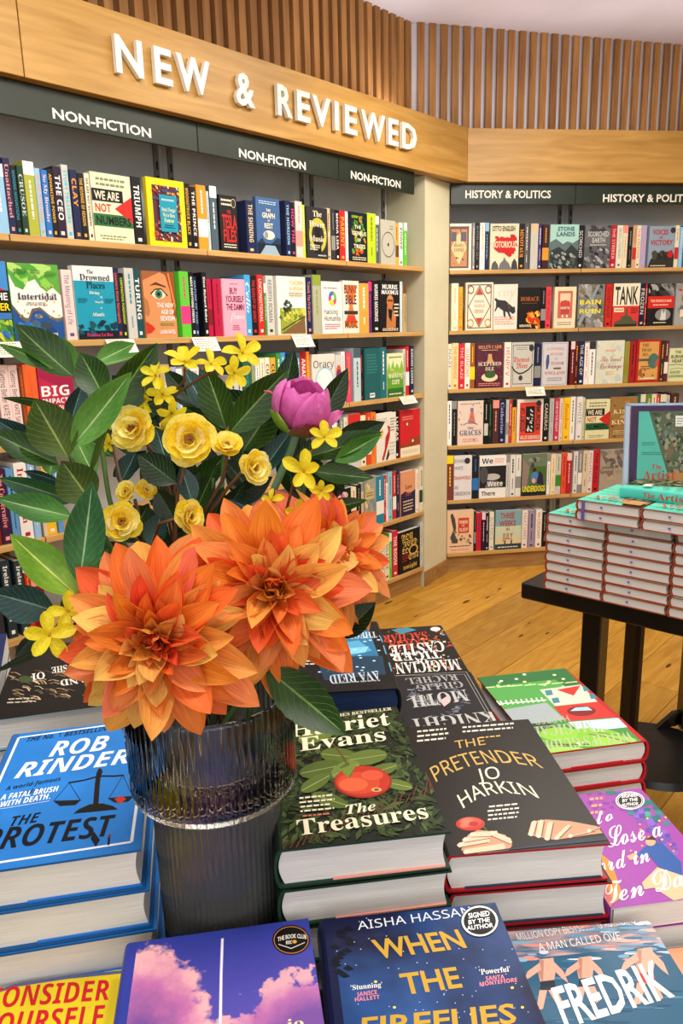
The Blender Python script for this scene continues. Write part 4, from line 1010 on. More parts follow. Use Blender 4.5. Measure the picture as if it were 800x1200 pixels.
# ---- the tower
BW, BH = .148, .225
layers = 8; ztop0 = (lambda P, d: None)
def z_at(P, py):                                       # height over point P that shows at image row py
    lo, hi = 0, 2.5
    for _ in range(40):
        mid = (lo+hi)/2
        if proj(Vector((P.x, P.y, mid)))[1] > py: lo = mid
        else: hi = mid
    return (lo+hi)/2
BT = (z_at(Pc, 601)-TZ)/8
def artist_cover(a, far=False):
    a.p([(0, 1), (.0, 0), (.72, 0), (.2, 1)], '5cc9b0').p([(.2, 1), (.72, 0), (1, 0), (1, 1)], '5f6a48')
    g_ = random.Random(5)
    for i in range(200):
        v = g_.random(); u0 = .2+.52*(1-v)+.05
        if u0 < .95:
            u = g_.uniform(u0, .97); r_ = min(g_.uniform(.02, .09)*(1-i/260), (u-u0)*.8+.012)
            if i % 5: a.k -= .7
            a.p([(min(1, u+r_*math.cos(x)*g_.uniform(.6, 1.2)), min(1, max(0, v+r_*.7*math.sin(x)))) for x in (0, 1, 2, 3, 4, 5)], g_.choice(['8f9468', '4c5a38', '6f8478', 'a9a380', '8a6b44', '31402c']))
    a.p([(.62, .19), (.72, 0), (1, 0), (1, .19)], 'b5824c').t('The', .3, .24, .5, .3, 'c2452f', 'S').t('Artist', .12, .1, .78, .22, 'c2452f', 'S').t('LUCY STEEDS', .08, .025, .6, .055, 'charcoal', 'G')
    if not far: a.ln(.08, .42, .5, .47, '3a7a6c', 2).ln(.08, .55, .35, .6, '3a7a6c', 2)
tproto = book(BW, BH, BT-.0008, C('58c8b4'), C('a5502f'), hard=True, board=C('a24c2c'), detail=True, round_=.004)
tag(tproto, 'x', 'book')
mk = MB().box(BW*.38, BW*.41, -.0008, .0028, BT*.42, BT*.56, C('7466a8')); mk.build('ribbon_marker', 'printed_card', tproto)
def copy_tree(o, parent=None):
    c = o.copy(); COL.objects.link(c); c.parent = parent
    for ch in list(o.children): copy_tree(ch, c)
    return c
colname = ['leftmost column', 'second column', 'third column', 'rightmost column']
hgt = ['bottom book', 'second book up', 'third book up', 'fourth book up', 'fifth book up', 'sixth book up', 'seventh book up', 'topmost full-width book']
tg = random.Random(9); first = True
def lay_tower(x, y, z, label, cover=False, jit=.003, group='turquoise hardbacks stacked in the tower'):
    global first
    o = tproto if first else copy_tree(tproto); first = False
    o.matrix_world = TM(x+tg.uniform(-jit, jit), y+tg.uniform(-jit, jit)*.8, z, tg.uniform(-.008, .008)); tag(o, label, 'book', group)
    if cover:
        a = Art(TOP(BW, BH, BT-.0008), step=.00006); artist_cover(a); a.build('cover_print', o)
    return o
zq = 0
for c in range(4):
    for r_ in range(8):
        lay_tower(c*(BW+.006), .004, r_*BT, f'turquoise hardback in the tower, {colname[c]}, {hgt[r_]}', cover=(r_ == 7))
# the two shifted layers above
Ps = at_z(675.5, 609, TZ+8*BT); sh = (Matrix.Rotation(-tang, 4, 'Z') @ (Ps-Pc))
for r_ in range(2):
    for c in range(3):
        lay_tower(sh.x+c*(BW+.006), sh.y, (8+r_)*BT, f'turquoise hardback in the set-back layers, {["left", "middle", "right"][c]} one, {["lower", "upper"][r_]} layer', cover=(r_ == 1), jit=.002)
rb = MB(); rb.obox((.012, -.003, -.0+BT*.9), (.008, 0, 0), (0, .001, 0), (0, 0, -BT*1.9), C('6a5a9c'))
# ribbon hanging from the upper left of the two layers
up = [o for o in COL.objects if o.get('label', '').startswith('turquoise hardback in the set-back layers, left one, upper')][0]
rb.build('ribbon', 'printed_card', up)
# one copy lying across the top, its spine to the aisle
ztop = 10*BT
Pl = at_z(726, 583, TZ+ztop); Pr = at_z(802, 592, TZ+ztop)
lp = book(BW, BH, BT*1.0, C('58c8b4'), C('4cc4b4'), hard=True, board=C('4cc4b4'), detail=True, round_=.004); sd = (Pr-Pl); sa = math.atan2(sd.y, sd.x)
# spine along the direction Pl->Pr : foot at the right, so y runs right to left
lp.matrix_world = Matrix.Translation(Vector((Pl.x, Pl.y, TZ+ztop))+Vector((math.cos(sa), math.sin(sa), 0))*BH) @ Matrix.Rotation(sa+math.pi/2, 4, 'Z') @ Matrix.Rotation(math.pi, 4, 'Z') @ Matrix.Translation((0, 0, 0))
lp.matrix_world = Matrix.Translation(Vector((Pl.x, Pl.y, TZ+ztop+.0005))) @ Matrix(((-math.sin(sa), -math.cos(sa), 0, math.cos(sa)*BH), (math.cos(sa), -math.sin(sa), 0, math.sin(sa)*BH), (0, 0, 1, 0), (0, 0, 0, 1)))
a = Art(SPINE(BW, BH, BT, .004)); a.t('The', .24, .3, .36, .78, 'c2452f', 'S').t('Artist', .38, .22, .68, .85, 'c2452f', 'S').t('LUCY', .74, .35, .88, .6, 'charcoal', 'G').build('spine_print', lp)
a = Art(TOP(BW, BH, BT), step=.00006); artist_cover(a); a.r(.1, .72, .28, .8, 'white').build('cover_print', lp)
tag(lp, 'turquoise hardback lying on top of the tower with its spine outward', 'book')
# ---- sign holder behind it with the poster
Hs = at_d(737, 561, 1.86); He = at_d(742, 474, 1.86)
fp = MB(); PX = Vector((math.cos(R(-8)), math.sin(R(-8)), 0)); PY = Vector((-math.sin(R(-8)), math.cos(R(-8)), 0))
hz = z_at(Hs, 476); lowz = TZ+10*BT+.0005
LM = Matrix.Translation((Hs.x, Hs.y, lowz)) @ Matrix.Rotation(R(-8), 4, 'Z') @ Matrix.Rotation(R(-7), 4, 'X')
hh = hz-lowz; ww = .21
hold = empty('sign_holder', mw=LM); tag(hold, 'clear sign holder with a purple poster of the turquoise book, right edge', 'sign')
MB().box(0, ww, .0, .002, 0, hh, C('42204f')).build('poster', 'printed_card', hold)
o = MB().box(-.003, ww+.003, -.0035, -.0015, 0, hh+.004).build('clear_panel', 'acrylic', hold)
o = MB().box(-.013, -.003, -.001, .012, .0, hh+.004, C('b4c4dd')).build('side_rail', 'matt_paint', hold)
o = MB().box(-.013, ww+.003, -.001, .012, hh, hh+.006, C('b4c4dd')).build('top_rail', 'matt_paint', hold)
MB().box(0, ww, .0, .09, -.0002, .002, C('20202a')).build('foot', 'matt_paint', hold)
pa = Art(lambda u, v, h: (.018+u*.115, -h, .006+v*(hh-.02)), step=.00004); artist_cover(pa); pa.r(.74, .8, .94, .94, 'white').ln(.77, .82, .9, .92, 'grey', 3).build('poster_print', hold)
pa = Art(lambda u, v, h: (.15+u*.06, -h, .006+v*(hh-.02))); pa.t('BOOK', .0, .05, .9, .1, 'lavender', 's').t('OF THE', .0, .2, .9, .25, 'blue', 's').build('poster_print', hold)
# ------------------------------------------------------------------ the near display tables
GZ = .70
def neartable(x0, x1, y0, y1, label):
    e = empty('display_table', (x0, y0, 0)); tag(e, label, 'table', 'near dark display tables')
    o = MB().box(0, x1-x0, 0, y1-y0, GZ-.04, GZ-.001).build('table_top', 'black_table', e); bevel(o, .004, 2)
    for x in (.03, x1-x0-.09):
        for y in (.03, y1-y0-.09): MB().box(x, x+.06, y, y+.06, 0, GZ-.04).build('leg', 'black_table', e)
neartable(-1.0, .405, .12, 1.16, 'dark display table under the vase and the near book stacks')
neartable(-1.0, .22, 1.18, 1.5, 'narrower dark display table behind, under the upside-down castle title')
class Pose:
    def __init__(s, x, y, ztop, th, W=.156, H=.24): s.x, s.y, s.z, s.th, s.W, s.H = x, y, ztop, R(th), W, H
    def uv(s, px, py):
        P = at_z(px, py, s.z); dx, dy = P.x-s.x, P.y-s.y; c, n = math.cos(s.th), math.sin(s.th)
        return ((c*dx+n*dy)/s.W, (-n*dx+c*dy)/s.H)
    def mw(s, dx=0, dy=0, dz=0, da=0): return Matrix.Translation((s.x, s.y, 0)) @ Matrix.Rotation(s.th, 4, 'Z') @ Matrix.Translation((dx, dy, s.z+dz)) @ Matrix.Rotation(da, 4, 'Z')
STEP = .000005
class PArt(Art):
    """print placed on a lying cover; positions are read off along the cover itself"""
    def __init__(s, pose, T, flip=False, step=None): super().__init__(TOP(pose.W, pose.H, T, False), STEP, -.00045); s.ps = pose
    def q(s, pts): return [s.ps.uv(*p) for p in pts]
    def P(s, pts, col): return s.p([(min(1, max(0, u)), min(1, max(0, v))) for u, v in s.q(pts)], col)
    def T(s, txt, BL, BR, TL, col, style='s', arc=0, clip=True, mi=0):
        a, b, c = s.q([BL, BR, TL]); vs, fs = glyphs(txt, style); h = s._h(); ex = (b[0]-a[0], b[1]-a[1]); ey = (c[0]-a[0], c[1]-a[1])
        L = []
        for x, y in vs:
            k = arc*4*x*(1-x); u = a[0]+ex[0]*x+ey[0]*(y+k); v = a[1]+ex[1]*x+ey[1]*(y+k)
            L.append((u, v))
        if clip:
            fs = [f for f in fs if all(-.001 <= L[i][0] <= 1.001 and -.001 <= L[i][1] <= 1.001 for i in f)]
        s.mb.add([s.fn(u, v, h) for u, v in L], fs, col, mi); return s
    def ELL(s, px, py, rx, ry, col, n=24): return s.P([(px+rx*math.cos(6.2832*i/n), py+ry*math.sin(6.2832*i/n)) for i in range(n)], col)
    def LN(s, pts, w, col):
        q = s.q(pts); return s.line([(min(1, max(0, u)), min(1, max(0, v))) for u, v in q], w/s.ps.W, col, s.ps.H/s.ps.W)
    def DASH(s, x0, y0, x1, y1, hgt_, n, col, seed=1, slope=-.1):
        g_ = random.Random(seed); h = s._h()
        for i in range(n):
            y = y0+hgt_*i; x = x0+g_.random()*3; e = x1-g_.random()*(x1-x0)*.2
            while x < e:
                w = g_.uniform(3, 8); x2 = min(e, x+w); yy = y+slope*(x-x0); y2 = y+slope*(x2-x0); t_ = hgt_*.36
                q = s.q([(x, yy), (x2, y2), (x2, y2-t_), (x, yy-t_)])
                if all(0 <= u <= 1 and 0 <= v <= 1 for u, v in q): s.mb.add([s.fn(u, v, h) for u, v in q], [(0, 1, 2, 3)], col)
                x = x2+1.6
        return s
UPD = ['second from top', 'third from top', 'fourth from top', 'fifth from top', 'sixth from top']
def labs(what, first_, n): return [first_]+[f'{what}, {UPD[i]} of its stack' for i in range(n-1)]
def putart(a, name, top, pose, mats='glossy_jacket'):
    """prints are made in the pose's own frame and then hung on the top book"""
    o = a.mb.build(name, mats); o.parent = top
    loc = top.matrix_world.inverted() @ pose.mw(0, 0, 0)
    o.matrix_local = loc; return o
# ---- 1 the leafy green novel
def mk(pose, T, n, front, spine, board, what, first_, group, jit=.004, spine_right=False, flap=None, flapx=(.3, .97), hard=True, round_=.006, front_mat=None, mat='glossy_jacket'):
    top = None
    for i in range(n):
        b2 = book(pose.W, pose.H, T-.0012, C(front), C(spine), C(front), hard=hard, board=C(board), mat=mat, detail=True, round_=round_, front_mat=front_mat if i == 0 else None, sq=.0035 if hard else .0004)
        jx, jy, ja = (0, 0, 0) if i == 0 else (tg.uniform(-jit, jit), tg.uniform(-jit*.6, jit*.6), tg.uniform(-.01, .01)) if not isinstance(jit, tuple) else (jit[0]*i, jit[1]*i, tg.uniform(-.004, .004))
        mw_ = pose.mw(jx, jy, -T*(i+1)+.0006, ja)
        if spine_right: mw_ = mw_ @ Matrix.Translation((pose.W, pose.H, 0)) @ Matrix.Rotation(math.pi, 4, 'Z')
        b2.matrix_world = mw_; LB = labs(what, first_, n); tag(b2, LB[i], 'book', group)
        if flap:
            f0, f1 = flapx; W, H = pose.W, pose.H
            if spine_right: MB().box(W*(1-f1), W*(1-f0), H-.0032, H-.001, .0021, .0036, C(flap)).build('jacket_flap', mat, b2)
            else: MB().box(W*f0, W*f1, .001, .0032, .0021, .0036, C(flap)).build('jacket_flap', mat, b2)
        if i == 0: top = b2
    bpy.context.view_layer.update()
    return top
# covers of the piles with room for the table below are worked out from the table height
def fit_n(pose, T): n = max(1, int(round((pose.z-GZ)/T))); return n, (pose.z-GZ)/n
pH = Pose(-.062, .579, .946, 7.4); n, T = fit_n(pH, .041)
top = mk(pH, T, n, '141a10', '1a2a1c', '1e3a2c', 'dark green leafy hardback', 'dark green hardback with a red apple and cream serif lettering, right of the vase', 'stack of leafy green hardbacks', flap='e79a8c')
a = PArt(pH, 0, step=.00004)
gl = random.Random(21); lf = a._h()
for i in range(1500):
    u, v = gl.random(), gl.random(); ang = 1.2+2.2*math.sin(u*9)+2*math.cos(v*8)+gl.uniform(-.7, .7); L = gl.uniform(.06, .12); wd = L*.17
    col = C(gl.choice(['34451f', '3d4f26', '4a5c30', '26371b', '1a2414', '151c10', '2e3d1c'])); ca, sa_ = math.cos(ang), math.sin(ang)*.65
    pts = [(u, v), (u+L*.45*ca-wd*math.sin(ang), v+L*.45*sa_+wd*.65*math.cos(ang)), (u+L*ca, v+L*sa_), (u+L*.45*ca+wd*math.sin(ang), v+L*.45*sa_-wd*.65*math.cos(ang))]
    if all(0 <= p[0] <= 1 and 0 <= p[1] <= 1 for p in pts):
        a.mb.add([a.fn(*p, lf+i*.0000006) for p in pts], [(0, 1, 2, 3)], col)
a.k += 180
for i in range(26):
    t_ = i/25; a.LN([(332+i*7.5, 1000-i*3), (338+i*7.5, 990-i*3-gl.random()*14)], .0009, '6b3a22'); a.k -= .7
for (x, y, rx, ry, an, c) in ((372, 862, 24, 8, .3, '63742c'), (397, 886, 22, 9, -.1, '566827'), (376, 902, 26, 10, .2, '4c6026'), (430, 888, 24, 9, .15, '5f7330'), (447, 903, 20, 7, .3, '5c6e2c'), (370, 918, 20, 8, .5, '55682a'), (466, 920, 18, 6, -.2, '5f7030'), (405, 903, 18, 10, .4, '6d8038'), (386, 938, 22, 8, -.3, '526528')):
    pts = [(x+rx*math.cos(q)*math.cos(an)-ry*math.sin(q)*math.sin(an)*(1-.3*math.cos(q)), y-rx*math.cos(q)*math.sin(an)-ry*math.sin(q)*math.cos(an)) for q in [6.2832*j/14 for j in range(14)]]
    a.P(pts, c); a.LN([(x-rx*.9*math.cos(an), y+rx*.9*math.sin(an)), (x+rx*.9*math.cos(an), y-rx*.9*math.sin(an))], .0008, 'a5b26a')
a.LN([(388, 870), (402, 888), (410, 903)], .002, '5a4426')
a.ELL(425, 917, 34, 19, '8e2418').ELL(425, 916, 32, 18, 'b8321f').ELL(420, 918, 25, 13, 'cb4628').ELL(414, 920, 17, 8, 'd9603a').ELL(436, 909, 13, 6, 'd8553a').ELL(441, 926, 6, 2.5, 'd9a56a').ELL(441, 926, 3, 1.4, '6a4a22')
a.P([(398, 900), (408, 893), (414, 904), (410, 912)], '4c6026').P([(398, 902), (420, 893), (408, 912)], '6f8536')
a.T('THE SUNDAY TIMES BESTSELLER', (336, 848), (459, 832.5), (336, 844.5), 'e6dfbf', 'S').T('Harriet', (339, 865), (457.5, 850), (339.5, 848.5), 'efe7c6', 'S').T('Evans', (351, 881), (453, 868), (350, 865.5), 'efe7c6', 'S')
a.T('The', (406, 955), (441, 950), (404, 944), 'efe7c6', 'I').T('Treasures', (349, 980), (503, 959), (347, 962), 'efe7c6', 'S')
a.DASH(350, 937, 394, 0, 5.2, 4, 'e6dfbf', 3).DASH(354, 958, 388, 0, 5, 1, 'c9705a', 4)
putart(a, 'cover_print', top, pH)
# ---- 2 the black one with gold title and painted hands
pP = Pose(.094, .612, .91, 4.6); n, T = fit_n(pP, .042)
top = mk(pP, T, n, '1b1715', '1b1715', 'a01a24', 'black hardback with red boards', 'black hardback with a gold title and two painted hands', 'stack of black hardbacks with red boards', flap='2c3448', flapx=(.1, .96))
a = PArt(pP, 0)
a.DASH(488, 858, 527, 0, 5.5, 3, 'd8d2c6', 3).DASH(541, 853, 603, 0, 5, 2, 'd8d2c6', 4, -.08).DASH(560, 865, 588, 0, 4, 1, 'c9a45a', 7)
a.T('THE', (534, 877), (569, 872), (532, 868), 'c9a356', 'n').T('PRETENDER', (511, 916), (637, 900), (503, 900), 'c9a356', 'n', arc=.85).T('JO', (560, 915), (587, 911), (556, 901), 'd9dcc0', 'n').T('HARKIN', (543, 947), (632, 935), (535, 932), 'd9dcc0', 'n', arc=.75)
a.DASH(571, 946, 612, 0, 5, 4, 'd8d2c6', 5)
for (x, y, rx, ry, c) in ((551, 965, 17, 8, 'b2302c'), (551, 963, 13, 6, 'd0503e'), (548, 962, 8, 3.5, 'e2705a'), (555, 965, 6, 3, 'a52a28'), (544, 967, 5, 2.5, 'dd6a58')): a.ELL(x, y, rx, ry, c)
a.LN([(566, 968), (572, 975)], .002, '3a5a2c')
hc, hs_, hl = 'dcb79a', 'b98a6c', 'ead0b8'
a.P([(540, 996), (548, 978), (560, 972), (576, 974), (592, 978), (600, 990), (596, 996), (560, 1001)], hs_)
for (x0, y0, x1, y1, w) in ((545, 998, 590, 992, 6.5), (538, 990, 572, 984, 6), (544, 984, 574, 979, 6), (552, 978, 582, 977, 5.5), (575, 976, 598, 986, 6)):
    a.P([(x0, y0-w/2), (x1, y1-w/2-1), (x1+2, y1+1), (x1, y1+w/2), (x0, y0+w/2), (x0-3, y0)], hc); a.LN([(x0, y0+w/2), (x1, y1+w/2)], .0011, '6a3f2c'); a.ELL(x0+2, y0-.6, 2.6, 1.5, hl, 8)
a.P([(618, 978), (624, 962), (640, 960), (668, 962), (700, 968), (706, 976), (690, 978), (650, 984)], hs_)
for (x0, y0, x1, y1, w) in ((622, 978, 626, 963, 7), (631, 980, 634, 962, 7), (641, 983, 645, 964, 7), (652, 982, 666, 968, 7), (668, 980, 694, 974, 6), (690, 974, 704, 970, 5)):
    a.P([(x0-w/2, y0), (x1-w/2, y1), (x1, y1-2), (x1+w/2, y1), (x0+w/2, y0), (x0, y0+2)], hc); a.LN([(x0+w/2, y0), (x1+w/2, y1)], .0011, '6a3f2c'); a.ELL(x0, y0-1, 2.3, 1.8, hl, 8)
a.P([(530, 1003), (714, 979), (714, 984), (530, 1006)], '20283c')
putart(a, 'cover_print', top, pP)
# ---- 3 the green witchy cover, upside down
pW = Pose(.262, .912, .83, 10.4); n, T = fit_n(pW, .034)
top = mk(pW, T, n, '3f8a3c', 'b01c28', 'b51b28', 'green illustrated hardback with red boards', 'green illustrated hardback, upside down, with a cottage and red door', 'stack of green illustrated hardbacks', spine_right=True, flap='c01c2c', flapx=(.3, .8))
a = PArt(pW, 0)
a.P([(546, 790), (664, 783), (690, 812), (560, 826)], '2d6a3a').P([(556, 806), (650, 796), (700, 830), (575, 842)], '4f9a4c')
for i in range(16): a.ELL(570+gl.random()*90, 790+gl.random()*14, 2.2, 1, gl.choice(['e6ecd0', '8cc47a', 'f0e0a0'])); a.k -= .7
a.k += 2
for i in range(7): a.LN([(566+i*16, 806-i), (580+i*16, 804.5-i)], .003, 'c9d69a'); a.k -= .7
a.k += 2
a.P([(584, 832), (640, 823), (662, 843), (604, 852)], '9aa5a8').P([(562, 826), (580, 818), (592, 836), (580, 842)], '6a3048')
for i in range(11): a.LN([(574+i*6, 822-i*.5), (577+i*6, 827-i*.5)], .0022, 'f0eeda'); a.k -= .7
a.k += 2
a.LN([(572, 826), (640, 820)], .003, 'f0eeda')
a.P([(632, 808), (680, 802), (700, 822), (650, 827)], 'd2ccb8').P([(648, 828), (700, 822), (722, 840), (665, 845)], 'c8322c').P([(652, 808), (680, 803), (672, 815)], 'c8322c').ELL(681, 833, 17, 6, '7a1c22').P([(668, 833), (694, 832), (688, 828), (674, 829)], '9fd6e0')
for (x, y) in ((642, 812), (650, 821), (686, 807), (694, 816)): a.P([(x-4, y-3), (x+4, y-4), (x+6, y+2), (x-2, y+3)], '3f7f8c'); a.k -= .7
a.k += 2
a.P([(665, 846), (724, 841), (735, 852), (680, 858)], 'bcd4e6').P([(600, 850), (640, 846), (666, 854), (640, 862), (612, 862)], '24402c').ELL(640, 866, 34, 10, '5f9a2c').ELL(690, 864, 40, 11, '7cb832').ELL(720, 868, 26, 6, '8cc43c').ELL(655, 860, 22, 8, '86bf3a').ELL(640, 879, 30, 6, '7ab52f').ELL(665, 880, 26, 5, '96c84a')
a.LN([(690, 860), (715, 864), (738, 870)], .0022, '6a3048').LN([(700, 858), (728, 862)], .0015, '6a3048').LN([(648, 872), (690, 872)], .003, '5a4a2c')
a.T("WITCH'S GUIDE", (738, 857), (634, 868), (744, 869), 'a9b58e', 'S').T('TO', (706, 852), (694, 853), (709, 857), 'c9d0c4', 'S').T('MAGICAL', (692, 845), (622, 852), (697, 857), 'a9b58e', 'S').T('A', (684, 869), (674, 870), (687, 877), 'c9d0c4', 'S').T('HARPER', (664, 838), (624, 842), (668, 845), 'a9b09c', 'n')
a.T('INNKEEPING', (655, 848), (615, 853), (657, 852), '8a9a7a', 'n')
putart(a, 'cover_print', top, pW)
# ---- 4 silver-black swirl title, upside down
pK = Pose(.076, .9, .84, 3.9, .147, .24); n, T = fit_n(pK, .035)
top = mk(pK, T, n, '1e1f26', '18181e', '1c1c20', 'charcoal fantasy hardback', 'charcoal hardback with a silver swirl, upside down behind the gold title', 'stack of charcoal fantasy hardbacks', spine_right=True)
a = PArt(pK, 0)
for i in range(150):
    t_ = gl.random(); r_ = 6+t_*36; an = t_*7+gl.random()*1.2; x = 503+r_*math.cos(an)*1.1; y = 818+r_*math.sin(an)*.55
    if 788 < y < 850: a.LN([(x, y), (x+gl.uniform(-9, 9), y+gl.uniform(-3, 3))], gl.uniform(.0006, .0018), gl.choice(['8a8c96', '5d606c', 'b9bcc6', '44485a', '71738a'])); a.k -= .7 if i % 5 else 0
for fr in ([(452, 789), (546, 787), (580, 846)], [(455, 792), (544, 790), (576, 846)]): a.LN(fr, .0012, '8c8a86')
a.T('KNIGHT', (577, 833), (479, 843), (584, 845), 'b5b3ae', 'S').T('AND', (520, 822), (506, 823), (521, 826), 'b5b3ae', 'S').T('MOTH', (545, 808), (480, 816), (551, 821), 'b5b3ae', 'S').T('THE', (502, 815), (488, 816), (504, 820), 'b5b3ae', 'S').T('RACHEL', (534, 790), (474, 795), (538, 797), '9a9894', 'S').T('GILLIG', (540, 798), (486, 803), (544, 805), '9a9894', 'S')
a.P([(517, 820), (523, 816), (527, 823), (520, 828)], 'd9b0b0')
putart(a, 'cover_print', top, pK)
# ---- 5 castle title, upside down
pM = Pose(.068, 1.225, .79, 5.2); n, T = fit_n(pM, .03)
top = mk(pM, T, n, '17161a', '17161a', '141416', 'black fantasy hardback', 'black hardback with white and red jumbled capitals, upside down, farthest back', 'stack of black fantasy hardbacks', spine_right=True)
a = PArt(pM, 0)
for i in range(80):
    x = gl.choice([gl.uniform(452, 470), gl.uniform(500, 520), gl.uniform(505, 545), gl.uniform(460, 540)]); y = gl.uniform(736, 784)
    a.ELL(x, y, gl.uniform(.8, 3), gl.uniform(.5, 1.4), gl.choice(['c9622c', 'd98a3a', 'a5402a', 'd9c9a0', '5a8aa5']), 6); a.k -= .7 if i % 5 else 0
a.P([(458, 738), (476, 734), (488, 738), (470, 743)], '3f7f95').ELL(510, 737, 6, 2.5, 'd8d4c8')
a.T('SACHAR', (499, 740), (448, 745), (501, 748), 'c8382c', 'S').T('LOUIS', (498, 748.5), (456, 752), (501, 757.5), 'c8382c', 'S').T('CASTLE', (518, 751), (455, 757), (522, 763), 'e6e2da', 'S').T('TIGER', (513, 762), (456, 766), (518, 771), 'e6e2da', 'S').T('OF', (500, 772), (485, 773), (501, 777), 'e6e2da', 'S').T('MAGICIAN', (536, 772), (462, 777), (541, 784.5), 'e6e2da', 'S')
putart(a, 'cover_print', top, pM)
# ---- 6 underwater-blue cover behind the flowers, navy page edges
m, t, b = nt('navy_edge', .6, .3); noise_mix(t, b, C('0f2448'), C('17325e'), (3, 3, 420), 6, 3, fac=(.3, .7))
pA = Pose(-.083, .887, .94, 3.9, .15, .236); n, T = fit_n(pA, .04)
top = mk(pA, T, n, '101015', '101015', '10131c', 'black hardback with navy page edges', 'dark hardback with a blue underwater picture, upside down, behind the vase', 'stack of hardbacks with navy page edges', spine_right=True)
for o in list(COL.objects):
    if o.get('group') == 'stack of hardbacks with navy page edges':
        for ch in o.children:
            if ch.name.startswith('page_block'): ch.data.materials[0] = MATS['navy_edge']
a = PArt(pA, 0)
a.P([(362, 742), (432, 738), (452, 790), (380, 797)], '2a6a90').P([(370, 770), (448, 768), (452, 790), (380, 797)], '17384f').P([(380, 756), (420, 750), (436, 762), (400, 770)], '4f9ac0').P([(388, 762), (432, 757), (428, 764), (396, 768)], '7cc0dc')
for i in range(30): a.LN([(372+gl.random()*70, 745+gl.random()*44)]*1+[(376+gl.random()*70, 748+gl.random()*40)], .0006, '3f8ab0') if i < 3 else a.ELL(372+gl.random()*72, 746+gl.random()*42, 2, .7, 'a9d6e8'); a.k -= .7
a.k += 2
for (x0, y0, x1, y1) in ((444, 744, 452, 752), (450, 756, 458, 766), (456, 776, 466, 786)): a.LN([(x0, y0), ((x0+x1)/2+3, (y0+y1)/2), (x1, y1)], .0016, '5aa5c9')
a.T('AVA REID', (443, 786), (385, 791), (447, 796.5), 'b9c4cc', 'S').T('THEORY', (440, 740), (400, 742), (442, 747), 'b9c4cc', 'S').DASH(390, 801, 452, 0, 4, 1, '8c98a5', 3, -.06)
a.ELL(366, 776, 15, 6, '101010').DASH(356, 775, 376, 0, 3.4, 2, 'd8d4c8', 5, 0)
putart(a, 'cover_print', top, pA)
# ---- 7 blue legal thriller at the left
pR = Pose(-.338, .55, .95, 11.0); n, T = fit_n(pR, .042)
top = mk(pR, T, n, '2878c8', '2262a8', '17538f', 'blue hardback, cream page block showing,', 'blue hardback with white italic lettering and black scales, left of the vase', 'stack of blue hardbacks', jit=(.0035, -.001), flap='2270c4', flapx=(.36, .985))
a = PArt(pR, 0)
a.k += 2
NV = '0f1420'
a.LN([(151, 846), (22, 864), (-46, 1016), (0, 1010), (154, 986), (163, 921)], .0028, 'e9edf2').LN([(163, 921), (157, 880), (151, 846)], .0028, 'e9edf2')
a.T('THE No. 1 BESTSELLING AUTHOR', (30.6, 868.8), (168, 849.5), (33, 863.5), NV, 'i').T('ROB', (56.5, 886.6), (125, 878), (63, 868.8), 'f2f2f0', 'i').T('RINDER', (16, 912), (150, 893.5), (24.5, 894), 'f2f2f0', 'i')
a.T('A world-famous', (6, 926), (71, 914), (7.5, 921), NV, 'i').T('artist.', (22, 931), (48, 927), (23.5, 926), NV, 'i').T('A FATAL BRUSH', (0, 937.5), (68, 926.5), (1.8, 931), 'f2f2f0', 'i').T('WITH DEATH.', (0, 945.5), (58.5, 935.5), (1.5, 939), 'f2f2f0', 'i').LN([(0, 947.5), (58, 938)], .0006, 'f2f2f0')
a.T('THE', (11, 968), (45, 962.5), (15, 956.5), NV, 'i').T('PROTEST', (-26, 998), (134, 978), (-17, 972), NV, 'i')
BK = '1a1514'
a.LN([(116, 904), (114, 918), (112, 944)], .005, BK).P([(86, 953), (138, 948), (132, 944), (120, 941), (105, 942), (92, 948)], BK).ELL(117, 904, 3, 4, BK).LN([(80, 917), (98, 914), (116, 909), (134, 909), (145, 908)], .0028, BK)
for (x, y, x1, y1) in ((81, 917, 63, 938), (81, 917, 94, 937), (144, 908, 127, 936), (144, 908, 156, 934)): a.LN([(x, y), (x1, y1)], .0006, BK)
a.P([(62, 938), (95, 937), (88, 943), (70, 944)], BK).P([(126, 935), (157, 932), (150, 939), (134, 940)], BK).P([(134, 936), (142, 932), (148, 936), (140, 942)], 'b8372c').P([(106, 982), (110, 974), (117, 984), (112, 992)], NV).LN([(128, 978), (127, 990)], .002, NV).LN([(127, 979), (130, 979)], .004, '8c2a24')
a.ELL(151, 853, 8, 6, '101010').ELL(151, 853, 6.6, 4.8, 'e8e4d8').ELL(151, 853, 5.8, 4.1, '101010')
putart(a, 'cover_print', top, pR)
# ---- 8 black root-pattern cover, back left
pO = Pose(-.456, .873, .92, 14.0, .158, .24); n, T = fit_n(pO, .044)
top = mk(pO, T, n, '1b1816', '1b1816', '8fa5ad', 'black hardback with pale teal edge', 'black hardback with pale tangled roots, upside down, back left under the flowers', 'stack of black root-patterned hardbacks', spine_right=True)
a = PArt(pO, 0)
for i in range(90):
    x, y = gl.uniform(5, 130), gl.uniform(785, 822); an = gl.uniform(-.5, .5)
    a.LN([(x, y), (x+6*math.cos(an), y+3*math.sin(an)), (x+13*math.cos(an+.5), y+6*math.sin(an+.5))], gl.uniform(.0006, .0022), gl.choice(['a58a6a', '8c7050', 'c9b090', '6a5440'])); a.k -= .7 if i % 4 else 0
a.T('OF', (52, 787), (34, 790), (53, 795), 'e0dccf', 'S').T('SHE', (78, 779), (60, 782), (79, 786), 'e0dccf', 'S').T('AND', (100, 792), (70, 797), (102, 799), 'e0dccf', 'S').DASH(8, 820, 45, 0, 4, 2, 'b9b09c', 5, -.05).ELL(30, 796, 9, 4, '3a4a2c')
putart(a, 'cover_print', top, pO)
